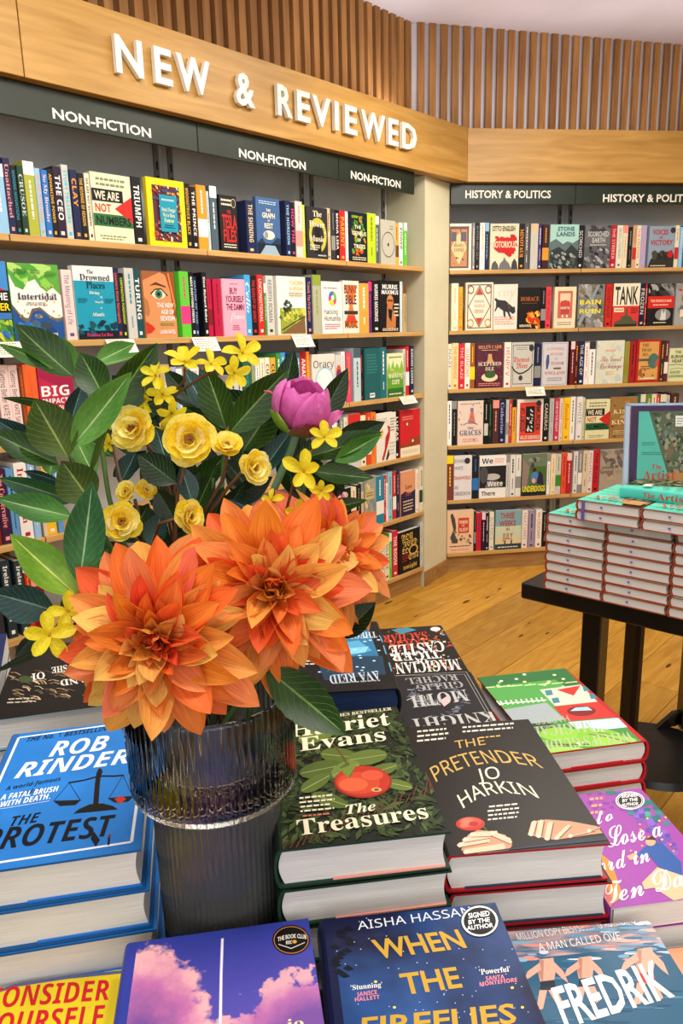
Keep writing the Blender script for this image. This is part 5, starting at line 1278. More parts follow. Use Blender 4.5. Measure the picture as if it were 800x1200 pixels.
# ---- 9 navy book slipping out of frame at far left
pN = Pose(-.62, .95, .915, 20, .13, .2); n, T = fit_n(pN, .036)
top = mk(pN, T, n, '1f2c55', '1f2c55', '18203c', 'navy paperback', 'navy book at the left edge beside the root-patterned hardback', 'stack of navy books', hard=False, round_=0)
a = PArt(pN, 0); a.DASH(0, 781, 16, 0, 5, 2, 'c9cdd8', 4); putart(a, 'cover_print', top, pN)
# ---- 10 yellow paperback, bottom left
pC = Pose(-.301, .36, .835, 9.3, .13, .19); n, T = fit_n(pC, .027)
top = mk(pC, T, n, 'e9cf28', 'e9cf28', 'cfc9b4', 'yellow paperback', 'yellow paperback with red italic capitals, bottom left corner', 'stack of yellow paperbacks', hard=False, round_=0)
a = PArt(pC, 0)
a.P([(151, 1131), (-60, 1165), (-60, 1300), (142, 1200), (141, 1290)], 'c9b6b8') if False else None
a.LN([(-30, 1170), (20, 1152), (80, 1141), (146, 1138), (142, 1160), (136, 1230)], .0035, '5c5f8c').T('CONSIDER', (-17, 1181.5), (128, 1171), (-13, 1157), 'd0222c', 'i').T('YOURSELF', (-22, 1214), (124, 1202), (-18, 1188), 'd0222c', 'i')
putart(a, 'cover_print', top, pC)
# ---- 11 sunset sky cover
m, t, b = nt('sunset_print', .32, .2)
tc = t.nodes.new('ShaderNodeTexCoord'); sp = t.nodes.new('ShaderNodeSeparateXYZ'); t.links.new(tc.outputs['Object'], sp.inputs[0])
def mth(op, x, y=None, z=None, cl=False):
    n = t.nodes.new('ShaderNodeMath'); n.operation = op; n.use_clamp = cl
    for i, q in enumerate((x, y, z)):
        if q is None: continue
        if isinstance(q, (int, float)): n.inputs[i].default_value = q
        else: t.links.new(q, n.inputs[i])
    return n.outputs[0]
nz = t.nodes.new('ShaderNodeTexNoise'); nz.inputs['Scale'].default_value = 42; nz.inputs['Detail'].default_value = 9; nz.inputs['Roughness'].default_value = .62; t.links.new(tc.outputs['Object'], nz.inputs[0])
def cloud(cx, cy, rx, ry, k):
    dx = mth('DIVIDE', mth('SUBTRACT', sp.outputs['X'], cx), rx); dy = mth('DIVIDE', mth('SUBTRACT', sp.outputs['Y'], cy), ry)
    d = mth('SQRT', mth('ADD', mth('MULTIPLY', dx, dx), mth('MULTIPLY', dy, dy)))
    return mth('MULTIPLY', mth('ADD', mth('SUBTRACT', 1, d), mth('MULTIPLY', mth('SUBTRACT', nz.outputs[0], .5), k)), 9, cl=True), d
c1_, d1_ = cloud(.018, .135, .055, .098, 1.1); c2_, d2_ = cloud(.15, .135, .075, .045, 2.2)
msk = mth('MAXIMUM', c1_, mth('MULTIPLY', c2_, .85))
base = t.nodes.new('ShaderNodeMapRange'); base.inputs['From Min'].default_value = .08; base.inputs['From Max'].default_value = .24; t.links.new(sp.outputs['Y'], base.inputs[0])
br_ = t.nodes.new('ShaderNodeValToRGB'); br_.color_ramp.elements[0].color = (*C('6a5ab8'), 1); br_.color_ramp.elements[1].color = (*C('303c98'), 1); t.links.new(base.outputs[0], br_.inputs[0])
rim = mth('ADD', mth('MULTIPLY', mth('MINIMUM', d1_, d2_), .75), mth('MULTIPLY', nz.outputs[0], .55))
ccr = t.nodes.new('ShaderNodeValToRGB'); e0, e1_ = ccr.color_ramp.elements; e0.position = .45; e0.color = (*C('7a4f98'), 1); e1_.position = 1.0; e1_.color = (*C('eeb0b4'), 1); em = ccr.color_ramp.elements.new(.75); em.color = (*C('c070a8'), 1); t.links.new(rim, ccr.inputs[0])
mx = t.nodes.new('ShaderNodeMix'); mx.data_type = 'RGBA'; t.links.new(msk, mx.inputs['Factor']); t.links.new(br_.outputs[0], mx.inputs['A']); t.links.new(ccr.outputs[0], mx.inputs['B'])
t.links.new(mx.outputs['Result'], b.inputs['Base Color'])
pS = Pose(-.157, .311, .881, 8.6); n, T = fit_n(pS, .036)
top = mk(pS, T, n, '2f3a96', '2f3a96', '232a60', 'blue-violet hardback', 'hardback with a pink sunset cloud and a white vapour trail, bottom centre', 'stack of sunset-sky hardbacks', front_mat='sunset_print')
a = PArt(pS, 0)
a.LN([(260.5, 1099), (259, 1140), (258, 1200), (257, 1240)], .0024, 'cfcbe6').LN([(260.5, 1100), (259, 1140), (258, 1200), (257, 1240)], .0012, 'f2eff6')
a.ELL(341, 1101, 22, 17.5, '14110f').ELL(341, 1101, 20.5, 16, 'c9813a').ELL(341, 1101, 19.6, 15.2, '14110f').T('THE BOOK CLUB', (325, 1103), (359, 1100), (325, 1098), 'e9e4d8', 'G', arc=.5).T('BBC', (335, 1106), (342, 1105.4), (335, 1102), 'e9e4d8', 's').ELL(345, 1103, 2.6, 2, 'e0a030').LN([(326, 1106), (341, 1111), (357, 1104)], .0007, 'e9e4d8')
a.T('io', (337, 1206), (356, 1203), (336, 1194), 'f0dca8', 'S')
putart(a, 'cover_print', top, pS)
# ---- 12 night-blue cover with gold title
m, t, b = nt('night_print', .32, .2); noise_mix(t, b, C('0d1438'), C('2b5fa8'), (1, 1, 1), 9, 4, fac=(.42, .78))
pI = Pose(-.001, .324, .887, 5.7); n, T = fit_n(pI, .038)
top = mk(pI, T, n, '10163a', '10163a', '0d1028', 'navy hardback', 'night-blue hardback with gold capitals and a signed sticker, bottom right of centre', 'stack of night-blue hardbacks', front_mat='night_print')
a = PArt(pI, 0)
for i in range(60): a.ELL(gl.uniform(390, 620), gl.uniform(1066, 1200), .8, .6, 'cfd6e8', 5); a.k -= .7
a.k += 2
for (x, y) in ((462, 1180), (600, 1157), (552, 1188), (440, 1150), (612, 1180)): a.ELL(x, y, 2, 1.6, 'e8d45a', 8); a.k -= .7
a.k += 2
for i in range(14):
    x, y = 386+gl.random()*18, 1088+i*4.2; a.P([(x, y), (x+6, y-4), (x+13, y+1), (x+6, y+3)], '080c18'); a.k -= .7
a.k += 2
a.T('AISHA HASSAN', (419.5, 1089.5), (553, 1071.5), (418, 1079.5), 'dfe3ea', 'n').T('WHEN', (442, 1123), (547, 1109.5), (434, 1101.5), 'c39a34', 'G').T('THE', (473, 1165), (542, 1156), (467, 1141), 'c39a34', 'G').T('FIREFLIES', (423, 1216), (606, 1198), (424, 1192), 'c39a34', 'G')
a.T("'Stunning'", (411, 1160), (448, 1156), (410.5, 1154), 'e9e6e0', 'S').T('JANICE', (418, 1167.5), (442, 1164.5), (417.5, 1162.5), 'e58a9a', 's').T('HALLETT', (416, 1173.5), (445, 1170), (415.5, 1168.8), 'e58a9a', 's').T("'Powerful'", (562, 1142), (598, 1138), (561, 1135.5), 'e9e6e0', 'S').T('SANTA', (569, 1149), (591, 1146.4), (568.5, 1144), 'e58a9a', 's').T('MONTEFIORE', (562, 1155.5), (606, 1150), (561.5, 1150.6), 'e58a9a', 's')
a.ELL(562, 1079, 22.5, 19, '0c0c10').ELL(562, 1079, 21.5, 18, 'f0f0ec').ELL(562, 1079, 19, 16, '101014').T('SIGNED', (549, 1076), (574, 1072.5), (548, 1070), 'f4f4f0', 'G').T('BY THE', (549, 1083), (574, 1079.5), (548.5, 1078), 'f4f4f0', 'G').T('AUTHOR', (547, 1090), (578, 1086), (546.5, 1084.8), 'f4f4f0', 'G')
putart(a, 'cover_print', top, pI)
# ---- 13 swimmers cover
m, t, b = nt('water_print', .32, .2); noise_mix(t, b, C('45657f'), C('c9a5a0'), (1.5, 6, 1), 12, 4, fac=(.35, .7), dist=1.5)
pF = Pose(.153, .362, .835, 4.1, .15, .238); n, T = fit_n(pF, .034)
top = mk(pF, T, n, '5b7f96', '3c5c72', '2c4456', 'blue-grey hardback', 'blue and pink hardback with three swimmers underwater, bottom right corner', 'stack of swimmer hardbacks', front_mat='water_print')
a = PArt(pF, 0)
a.P([(600, 1125), (800, 1105), (860, 1200), (820, 1290), (640, 1290), (620, 1200)], '2f5a76')
for i in range(70):
    x, y = gl.uniform(600, 790), gl.uniform(1075, 1128); a.ELL(x, y, gl.uniform(6, 20), gl.uniform(.8, 2.4), gl.choice(['e0aaa0', '6a95b5', 'c9ccd6', '3f6a8c', 'd98a80', '86a9c2']), 8); a.k -= .7 if i % 6 else 0
for i in range(30):
    x, y = gl.uniform(630, 800), gl.uniform(1130, 1200); a.ELL(x, y, gl.uniform(6, 18), gl.uniform(.6, 1.6), gl.choice(['3b6a88', '264c66', '4a7d98']), 8); a.k -= .7 if i % 6 else 0
a.k += 2
sk, sd_ = 'd0a08c', 'b07c6a'
def swimmer(x, y, s_, trunks):
    a.P([(x-8*s_, y), (x+8*s_, y-2), (x+11*s_, y+14*s_), (x+8*s_, y+30*s_), (x-6*s_, y+32*s_), (x-10*s_, y+14*s_)], sk).P([(x-8*s_, y), (x-3*s_, y+1), (x-4*s_, y+30*s_), (x-10*s_, y+14*s_)], sd_)
    a.P([(x-8*s_, y+4), (x-22*s_, y+14*s_), (x-26*s_, y+24*s_), (x-20*s_, y+22*s_), (x-6*s_, y+12*s_)], sk).P([(x+8*s_, y+2), (x+20*s_, y+14*s_), (x+26*s_, y+28*s_), (x+18*s_, y+22*s_), (x+8*s_, y+12*s_)], sk)
    a.P([(x-7*s_, y+26*s_), (x+9*s_, y+24*s_), (x+12*s_, y+36*s_), (x-8*s_, y+38*s_)], trunks).P([(x-8*s_, y+36*s_), (x+1*s_, y+36*s_), (x-4*s_, y+58*s_), (x-12*s_, y+60*s_)], sk).P([(x+2*s_, y+36*s_), (x+12*s_, y+35*s_), (x+20*s_, y+52*s_), (x+14*s_, y+56*s_)], sk)
swimmer(640, 1124, 1.0, '24303c'); swimmer(685, 1122, .95, '1f2f4a'); swimmer(755, 1112, 1.1, 'b8342c')
a.k += 8
a.T('MILLION COPY BESTSELLING AUTHOR OF', (607, 1102), (749, 1081), (604, 1094), 'e9e6e2', 'n').T('A MAN CALLED OVE', (632, 1114.5), (728, 1100.5), (629, 1105.5), 'e9e6e2', 'n')
a.T('FREDRIK', (662, 1203), (790, 1166), (645, 1158), 'f2f0ea', 'G', clip=False)
putart(a, 'cover_print', top, pF)
# ---- 14 purple romance paperback
pU = Pose(.253, .62, .84, 7.6, .13, .18); n, T = fit_n(pU, .03)
top = mk(pU, T, n, '93409c', '93409c', 'cfc6c0', 'purple paperback', 'purple paperback with white script title and a man in a blue coat', 'stack of purple paperbacks', hard=False, round_=0)
a = PArt(pU, 0)
for i in range(16): a.ELL(gl.uniform(690, 730), gl.uniform(928, 950), 3, 1.5, '7a3590', 8); a.k -= .7
a.k += 2
for i in range(30):
    x = gl.uniform(715, 775); y = 928+(x-715)*gl.uniform(.2, .95); a.ELL(x+gl.uniform(-4, 14), y, gl.uniform(3, 7), gl.uniform(2, 4), gl.choice(['2a7a7c', '1f6270', '3f9a8c', '246a6a']), 7); a.k -= .7 if i % 5 else 0
for i in range(40):
    x = gl.uniform(725, 795); y = 935+(x-725)*.9+gl.uniform(-8, 6); a.ELL(x, y, 4, 3, gl.choice(['6a4aa8', '5a3a98', '7c5ab8']), 7); a.k -= .7 if i % 5 else 0
for i in range(12): a.ELL(gl.uniform(735, 790), gl.uniform(955, 1000), 1.6, 1.2, gl.choice(['e8c24a', 'f0a04a']), 6); a.k -= .7
a.k += 2
a.P([(704, 1000), (716, 1010), (730, 1050), (712, 1062), (700, 1060)], 'e0872c').P([(752, 995), (764, 985), (776, 988), (798, 1010), (800, 1030), (775, 1020), (762, 1004), (744, 1004)], '1f4f96').P([(770, 1016), (800, 1026), (812, 1050), (790, 1056), (766, 1040), (755, 1042), (752, 1034)], 'd9b08a').ELL(762, 986, 6, 5, 'd9a07c').P([(755, 984), (764, 979), (770, 985), (764, 984)], '241818').P([(734, 1003), (744, 999), (748, 1004), (738, 1008)], 'd9a07c').P([(700, 1048), (712, 1040), (718, 1058), (706, 1064)], 'c96a6a')
a.DASH(690, 938, 708, 0, 8, 3, 'f09a78', 4)
a.T('to', (700, 966), (719, 960), (696, 953), 'f4f0ec', 'c').T('Lose a', (713, 993), (777, 979), (708, 970), 'f4f0ec', 'c').T('Lord in', (688, 1026), (762, 1009), (684, 1005), 'f4f0ec', 'c').T('Ten Days', (708, 1060), (832, 1030), (702, 1036), 'f4f0ec', 'c')
a.T('SUNDAY TIMES BESTSELLER', (738, 1076), (880, 1056), (736, 1070), 'f0a04a', 'n').T('SOPHIE', (712, 1093), (800, 1082), (709, 1078), 'f0a04a', 'n')
a.ELL(738, 938, 17, 10.5, 'f0f0ec').ELL(738, 938, 15.5, 9.3, '15131a').ELL(738, 938, 14.5, 8.5, 'f0f0ec').ELL(738, 938, 13.8, 7.9, '15131a').T('SIGNED', (728, 935), (747, 933), (728, 931), 'f4f4f0', 'G').T('BY THE', (729, 940), (747, 938), (729, 936.5), 'f4f4f0', 'G').T('AUTHOR', (728, 945), (748, 943), (728, 941.5), 'f4f4f0', 'G')
putart(a, 'cover_print', top, pU)
# ---- 15 peach book whose corner shows right of the swimmers
pE = Pose(.3, .44, .80, 6, .13, .17); n, T = fit_n(pE, .033)
top = mk(pE, T, n, 'd99a78', 'd99a78', 'cfc6b8', 'peach paperback', 'peach paperback whose corner shows at the right edge beside the swimmers', 'stack of peach paperbacks', hard=False, round_=0)
# ------------------------------------------------------------------ ribbed glass vase in two tiers
VC = at_d(253, 925, .712); VX, VY = VC.x, VC.y
VS = z_at(Vector((VX, VY-.0, 0)), 915)                # height of the step between the tiers
VT = z_at(Vector((VX, VY, 0)), 803)
RU, RL = .0755, .0585
def ribbed(r0, r1, z0, z1, wall, n=64, amp=.0013, floor=True, foot=.006):
    mb = MB(); k = n*4; P = []
    def ring(r, z, am): return [((r+am*abs(math.sin(math.pi*i/4)))*math.cos(6.28318*i/k) if False else (r+am*(1-abs(math.cos(math.pi*(i % 4)/4))))*math.cos(6.28318*i/k), (r+am*(1-abs(math.cos(math.pi*(i % 4)/4))))*math.sin(6.28318*i/k), z) for i in range(k)]
    prof = [(r0-foot, z0, 0), (r0-.0015, z0+.0015, 0), (r0, z0+.005, amp), (r1, z1-.004, amp), (r1, z1, amp*.3), (r1-wall, z1, 0), (r0-wall, z0+foot+.004, 0), (r0-wall-.006, z0+foot, 0)]
    rs = [ring(*p) for p in prof]; vs = [q for r in rs for q in r]
    fs = [(a*k+i, a*k+(i+1) % k, (a+1)*k+(i+1) % k, (a+1)*k+i) for a in range(len(prof)-1) for i in range(k)]
    if floor: fs += [tuple(range(k-1, -1, -1)), tuple((len(prof)-1)*k+i for i in range(k))]
    mb.add(vs, fs); return mb
vase = empty('vase', (VX, VY, GZ)); tag(vase, 'tall ribbed glass vase of two tiers, clear above and smoky below, full of flowers', 'vase')
ribbed(RL-.003, RL, 0, VS-GZ-.0015, .003).build('lower_tier', 'smoked_glass', vase, smooth=True)
ribbed(RU, RU+.002, VS-GZ, VT-GZ, .003, 72, foot=.005).build('upper_tier', 'ribbed_glass', vase, smooth=True)
m, t, b = nt('dark_water', .1, .5); noise_mix(t, b, C('151c17'), C('2b3128'), (1, 1, .3), 20, 4)
mb = MB(); n_ = 40
def cyl(r, z0, z1, n=40):
    mb = MB(); v = [(r*math.cos(6.2832*i/n), r*math.sin(6.2832*i/n), z) for z in (z0, z1) for i in range(n)]
    mb.add(v, [(i, (i+1) % n, n+(i+1) % n, n+i) for i in range(n)]+[tuple(range(n-1, -1, -1)), tuple(range(n, 2*n))]); return mb
# ------------------------------------------------------------------ petals and leaves
m, t, b = nt('dahlia_petal', .5, .35)
at = t.nodes.new('ShaderNodeAttribute'); at.attribute_name = 'Col'
tc = t.nodes.new('ShaderNodeTexCoord'); mp = t.nodes.new('ShaderNodeMapping'); mp.inputs['Scale'].default_value = (26, 1.6, 1); t.links.new(tc.outputs['UV'], mp.inputs[0])
n1 = t.nodes.new('ShaderNodeTexNoise'); n1.inputs['Scale'].default_value = 1.4; n1.inputs['Detail'].default_value = 5; t.links.new(mp.outputs[0], n1.inputs[0])
mr = t.nodes.new('ShaderNodeMapRange'); mr.inputs['From Min'].default_value = .3; mr.inputs['From Max'].default_value = .7; mr.inputs['To Min'].default_value = .72; mr.inputs['To Max'].default_value = 1.2; t.links.new(n1.outputs[0], mr.inputs[0])
oi = t.nodes.new('ShaderNodeObjectInfo'); m2 = t.nodes.new('ShaderNodeMapRange'); m2.inputs['To Min'].default_value = .487; m2.inputs['To Max'].default_value = .52; t.links.new(oi.outputs['Random'], m2.inputs[0])
hs = t.nodes.new('ShaderNodeHueSaturation'); t.links.new(at.outputs['Color'], hs.inputs['Color']); t.links.new(mr.outputs[0], hs.inputs['Value']); t.links.new(m2.outputs[0], hs.inputs['Hue'])
t.links.new(hs.outputs[0], b.inputs['Base Color']); b.inputs['Subsurface Weight'].default_value = .0
bp = t.nodes.new('ShaderNodeBump'); bp.inputs['Strength'].default_value = .5; bp.inputs['Distance'].default_value = .0012; t.links.new(n1.outputs[0], bp.inputs['Height']); t.links.new(bp.outputs[0], b.inputs['Normal'])
tr = t.nodes.new('ShaderNodeBsdfTranslucent'); t.links.new(hs.outputs[0], tr.inputs[0]); ms = t.nodes.new('ShaderNodeMixShader'); ms.inputs[0].default_value = .28
out = t.nodes['Material Output']; t.links.new(b.outputs[0], ms.inputs[1]); t.links.new(tr.outputs[0], ms.inputs[2]); t.links.new(ms.outputs[0], out.inputs[0])
def leafmat(name, rough, trans, veins, bump=.12):
    m, t, b = nt(name, rough, .35)
    at = t.nodes.new('ShaderNodeAttribute'); at.attribute_name = 'Col'
    tc = t.nodes.new('ShaderNodeTexCoord'); sp = t.nodes.new('ShaderNodeSeparateXYZ'); t.links.new(tc.outputs['UV'], sp.inputs[0])
    nz = t.nodes.new('ShaderNodeTexNoise'); nz.inputs['Scale'].default_value = 9; nz.inputs['Detail'].default_value = 5; t.links.new(tc.outputs['UV'], nz.inputs[0])
    # side veins: stripes of v - |u - .5|
    s1 = t.nodes.new('ShaderNodeMath'); s1.operation = 'SUBTRACT'; s1.inputs[1].default_value = .5; t.links.new(sp.outputs['X'], s1.inputs[0])
    s2 = t.nodes.new('ShaderNodeMath'); s2.operation = 'ABSOLUTE'; t.links.new(s1.outputs[0], s2.inputs[0])
    s3 = t.nodes.new('ShaderNodeMath'); s3.operation = 'MULTIPLY_ADD'; s3.inputs[1].default_value = -.55; t.links.new(s2.outputs[0], s3.inputs[0]); t.links.new(sp.outputs['Y'], s3.inputs[2])
    s3b = t.nodes.new('ShaderNodeMath'); s3b.operation = 'MULTIPLY_ADD'; s3b.inputs[1].default_value = .05; t.links.new(nz.outputs[0], s3b.inputs[0]); t.links.new(s3.outputs[0], s3b.inputs[2])
    s4 = t.nodes.new('ShaderNodeMath'); s4.operation = 'MULTIPLY'; s4.inputs[1].default_value = 62; t.links.new(s3b.outputs[0], s4.inputs[0])
    s5 = t.nodes.new('ShaderNodeMath'); s5.operation = 'SINE'; t.links.new(s4.outputs[0], s5.inputs[0])
    s6 = t.nodes.new('ShaderNodeMapRange'); s6.inputs['From Min'].default_value = .965; s6.inputs['From Max'].default_value = 1; s6.inputs['To Max'].default_value = veins; t.links.new(s5.outputs[0], s6.inputs[0])
    mr = t.nodes.new('ShaderNodeMapRange'); mr.inputs['From Min'].default_value = .3; mr.inputs['From Max'].default_value = .7; mr.inputs['To Min'].default_value = .84; mr.inputs['To Max'].default_value = 1.16; t.links.new(nz.outputs[0], mr.inputs[0])
    hs = t.nodes.new('ShaderNodeHueSaturation'); t.links.new(at.outputs['Color'], hs.inputs['Color']); t.links.new(mr.outputs[0], hs.inputs['Value'])
    mx = t.nodes.new('ShaderNodeMix'); mx.data_type = 'RGBA'; t.links.new(s6.outputs[0], mx.inputs['Factor']); t.links.new(hs.outputs[0], mx.inputs['A']); mx.inputs['B'].default_value = (*C('9dbb6a'), 1)
    t.links.new(mx.outputs['Result'], b.inputs['Base Color'])
    bp = t.nodes.new('ShaderNodeBump'); bp.inputs['Strength'].default_value = bump; bp.inputs['Distance'].default_value = .001; t.links.new(s6.outputs[0], bp.inputs['Height']); t.links.new(bp.outputs[0], b.inputs['Normal'])
    tr = t.nodes.new('ShaderNodeBsdfTranslucent'); t.links.new(mx.outputs['Result'], tr.inputs[0]); ms = t.nodes.new('ShaderNodeMixShader'); ms.inputs[0].default_value = trans
    o = t.nodes['Material Output']; t.links.new(b.outputs[0], ms.inputs[1]); t.links.new(tr.outputs[0], ms.inputs[2]); t.links.new(ms.outputs[0], o.inputs[0])
leafmat('leaf_green', .36, .2, .32, .5)
leafmat('yellow_petal', .55, .42, .0, .1)
leafmat('pink_petal', .42, .3, .0, .05)
m, t, b = nt('twig', .6, .3); colnode(t, b, .2, 200)
def lerp(a, b, t): return tuple(x+(y-x)*t for x, y in zip(a, b))
def blade(mb, L, w, shape, nu=6, nv=10, cup=.25, curl=.3, ripple=0, fold=0, cols=None, twist=0, seed=0, edgecol=None, rib=None, thick=0):
    """a petal or leaf blade along +y, width along x, face up +z; shape(t) gives the half-width 0..1"""
    g_ = random.Random(seed); ph = g_.random()*6; n0 = len(mb.v); uv = mb.uv if mb.uv is not None else []
    for j in range(nv+1):
        t_ = j/nv; hw = w/2*shape(t_)
        a_ = curl*t_; yy = L*(math.sin(a_)/curl if abs(curl) > 1e-3 else t_); zz = L*((1-math.cos(a_))/curl if abs(curl) > 1e-3 else 0)
        tw = twist*t_
        for i in range(nu+1):
            s0_ = i/nu*2-1; s_ = math.copysign(abs(s0_)**(1.9 if rib else 1), s0_); x = s_*hw; dz = cup*hw*(s_*s_)+fold*hw*abs(s_)+ripple*w*math.sin(t_*9+ph+s_*2)*abs(s_)*shape(t_)
            x2 = x*math.cos(tw)-dz*math.sin(tw); z2 = x*math.sin(tw)+dz*math.cos(tw)
            mb.v.append((x2, yy-math.sin(a_)*z2*.3, zz+z2*math.cos(a_*.3))); uv.append(((s_+1)/2, t_))
    for j in range(nv):
        for i in range(nu):
            q = n0+j*(nu+1)+i; mb.f.append((q, q+1, q+nu+2, q+nu+1)); mb.m.append(0)
            t_ = (j+.5)/nv; s_ = abs((i+.5)/nu*2-1)
            c = cols(t_, s_, g_) if cols else (1, 1, 1)
            mb.c.append(c)
    mb.uv = uv; return mb
def pointed(t): return max(.0, (math.sin(math.pi*min(1, t**.8))**.75) if t < .55 else (1-((t-.55)/.45)**1.7)*.985) if t > 0 else .16
def dpet(t):  # dahlia petal: narrow claw, full middle, drawn-out tip
    if t < .55: return .25+.75*math.sin(math.pi/2*t/.55)
    q = (t-.55)/.45
    return max(0.02, (1-q**2.3)*(1-.12*math.sin(math.pi*q)))
def lfs(t): return max(.015, math.sin(math.pi*t**.85)**.9) if 0 < t < 1 else .015
def roundp(t): return .3+.7*math.sin(math.pi/2*min(1, t/.6)) if t < .6 else math.sqrt(max(0, 1-((t-.6)/.42)**2))
DC = [C('dc4c18'), C('f0742a'), C('f6a04c'), C('f2c060'), C('c43216'), C('ea6428'), C('f8c484')]
petal_variants = {}
def dahlia_petal(kind, var):
    k = (kind, var)
    if k in petal_variants: return petal_variants[k]
    g_ = random.Random(var*13+{'outer': 1, 'mid': 2, 'inner': 3, 'core': 4}[kind]); mb = MB(); mb.uv = []
    pal = {'outer': [(DC[5], DC[1]), (DC[1], DC[2]), (C('e65a2a'), C('f08040')), (DC[0], C('f29448')), (C('e06038'), C('ec8250')), (DC[5], DC[3]), (DC[1], DC[6])], 'mid': [(DC[0], DC[1]), (DC[5], DC[3]), (C('ea5a26'), C('f4a050')), (DC[0], C('ec6c32')), (DC[1], C('f2cc74'))],
           'inner': [(DC[4], DC[0]), (DC[4], DC[5]), (DC[0], C('e8903c'))], 'core': [(C('8c1c10'), DC[4]), (C('9c2414'), DC[0])]}[kind]
    c0, c1 = g_.choice(pal)
    cf = lambda t, s, gg: lerp(lerp(c0, c1, min(1, .15+t*.9+s*.15)), c1, s*.3)
    cp = {'outer': g_.uniform(.05, .55), 'mid': g_.uniform(.1, .8), 'inner': g_.uniform(.5, 1.0), 'core': g_.uniform(.6, 1.3)}[kind]
    cu = {'outer': g_.uniform(-.9, .3), 'mid': g_.uniform(-.8, .7), 'inner': g_.uniform(-.3, 1.3), 'core': g_.uniform(.4, 1.9)}[kind]
    blade(mb, 1, {'outer': .40, 'mid': .42, 'inner': .46, 'core': .46}[kind]*g_.uniform(.85, 1.2), dpet, 8, 12, cp, cu, .06 if kind in ('outer', 'mid') else .1, g_.uniform(0, .3), cf, g_.uniform(-.5, .5), var)
    petal_variants[k] = mb.mesh('petal', 'dahlia_petal', smooth=True); return petal_variants[k]
def basis(nrm, up=Vector((0, 0, 1))):
    n_ = nrm.normalized(); x = up.cross(n_).normalized(); y = n_.cross(x); return Matrix(((x.x, y.x, n_.x), (x.y, y.y, n_.y), (x.z, y.z, n_.z))).to_4x4()
PETAL_COUNT = 0
def dahlia(pos, nrm, rad, label, seed, stem_to):
    global PETAL_COUNT
    g_ = random.Random(seed); M0 = Matrix.Translation(pos) @ basis(nrm)
    e = empty('dahlia', mw=M0); tag(e, label, 'flower', 'orange dahlias at the front of the vase')
    rings = [('outer', 11, 1.0, -26, -.016), ('outer', 12, .98, -12, -.01), ('outer', 13, .9, 2, .0), ('outer', 13, .8, 14, .004), ('mid', 13, .68, 26, .008), ('mid', 12, .56, 37, .012), ('mid', 11, .45, 47, .014), ('inner', 10, .35, 58, .016), ('inner', 9, .29, 66, .018), ('core', 10, .23, 70, .02), ('core', 9, .18, 78, .024), ('core', 6, .14, 84, .026)]
    for kind, n, ln_, el, zo in rings:
        off = g_.random()*6.28
        for i in range(n):
            az = off+6.2832*i/n+g_.uniform(-.2, .2); L = rad*ln_*g_.uniform(.86, 1.1); ele = R(el+g_.uniform(-13, 13))
            base = Vector((0, .06*rad*(2.2 if kind in ('outer', 'mid') else 1.6)*ln_, zo*rad/.12))
            Mx = Matrix.Rotation(az, 4, 'Z') @ Matrix.Translation(base) @ Matrix.Rotation(ele, 4, 'X') @ Matrix.Rotation(g_.uniform(-.5, .5), 4, 'Y') @ Matrix.Scale(L, 4)
            o = bpy.data.objects.new('petal', dahlia_petal(kind, g_.randrange(9))); COL.objects.link(o); o.parent = e; o.matrix_local = Mx; PETAL_COUNT += 1
    inv = M0.inverted(); p0 = inv @ (Vector(pos)-nrm.normalized()*.01); p3 = inv @ Vector(stem_to); p1 = p0-Vector((0, 0, .06))
    bez = lambda t: p0*(1-t)**3+p1*3*t*(1-t)**2+(p3+(inv.to_3x3() @ Vector((0, 0, .08))))*3*t*t*(1-t)+p3*t**3
    MB().tube([bez(i/10) for i in range(11)], .0035, C('3c5a2a')).build('stem', 'twig', e, smooth=True)
    return e
def VIN(dx, dy, z=None): return Vector((VX+dx, VY+dy, VS+.02 if z is None else z))
toCam = lambda P: (ORG-P).normalized()
D1 = at_d(186, 748, .565); D2 = at_d(318, 692, .60); D3 = at_d(384, 655, .665)
dahlia(D1, toCam(D1)+Vector((-.18, 0, -.12)), .077, 'large orange dahlia at lower left, hanging over the vase rim', 3, VIN(-.01, .0))
dahlia(D2, toCam(D2)+Vector((.16, 0, .12)), .079, 'large orange dahlia in the middle with yellow-tipped front petals', 8, VIN(.01, .01))
dahlia(D3, toCam(D3)+Vector((.9, 0, .25)), .068, 'smaller orange dahlia behind at right, turned to the side', 15, VIN(.03, .02))
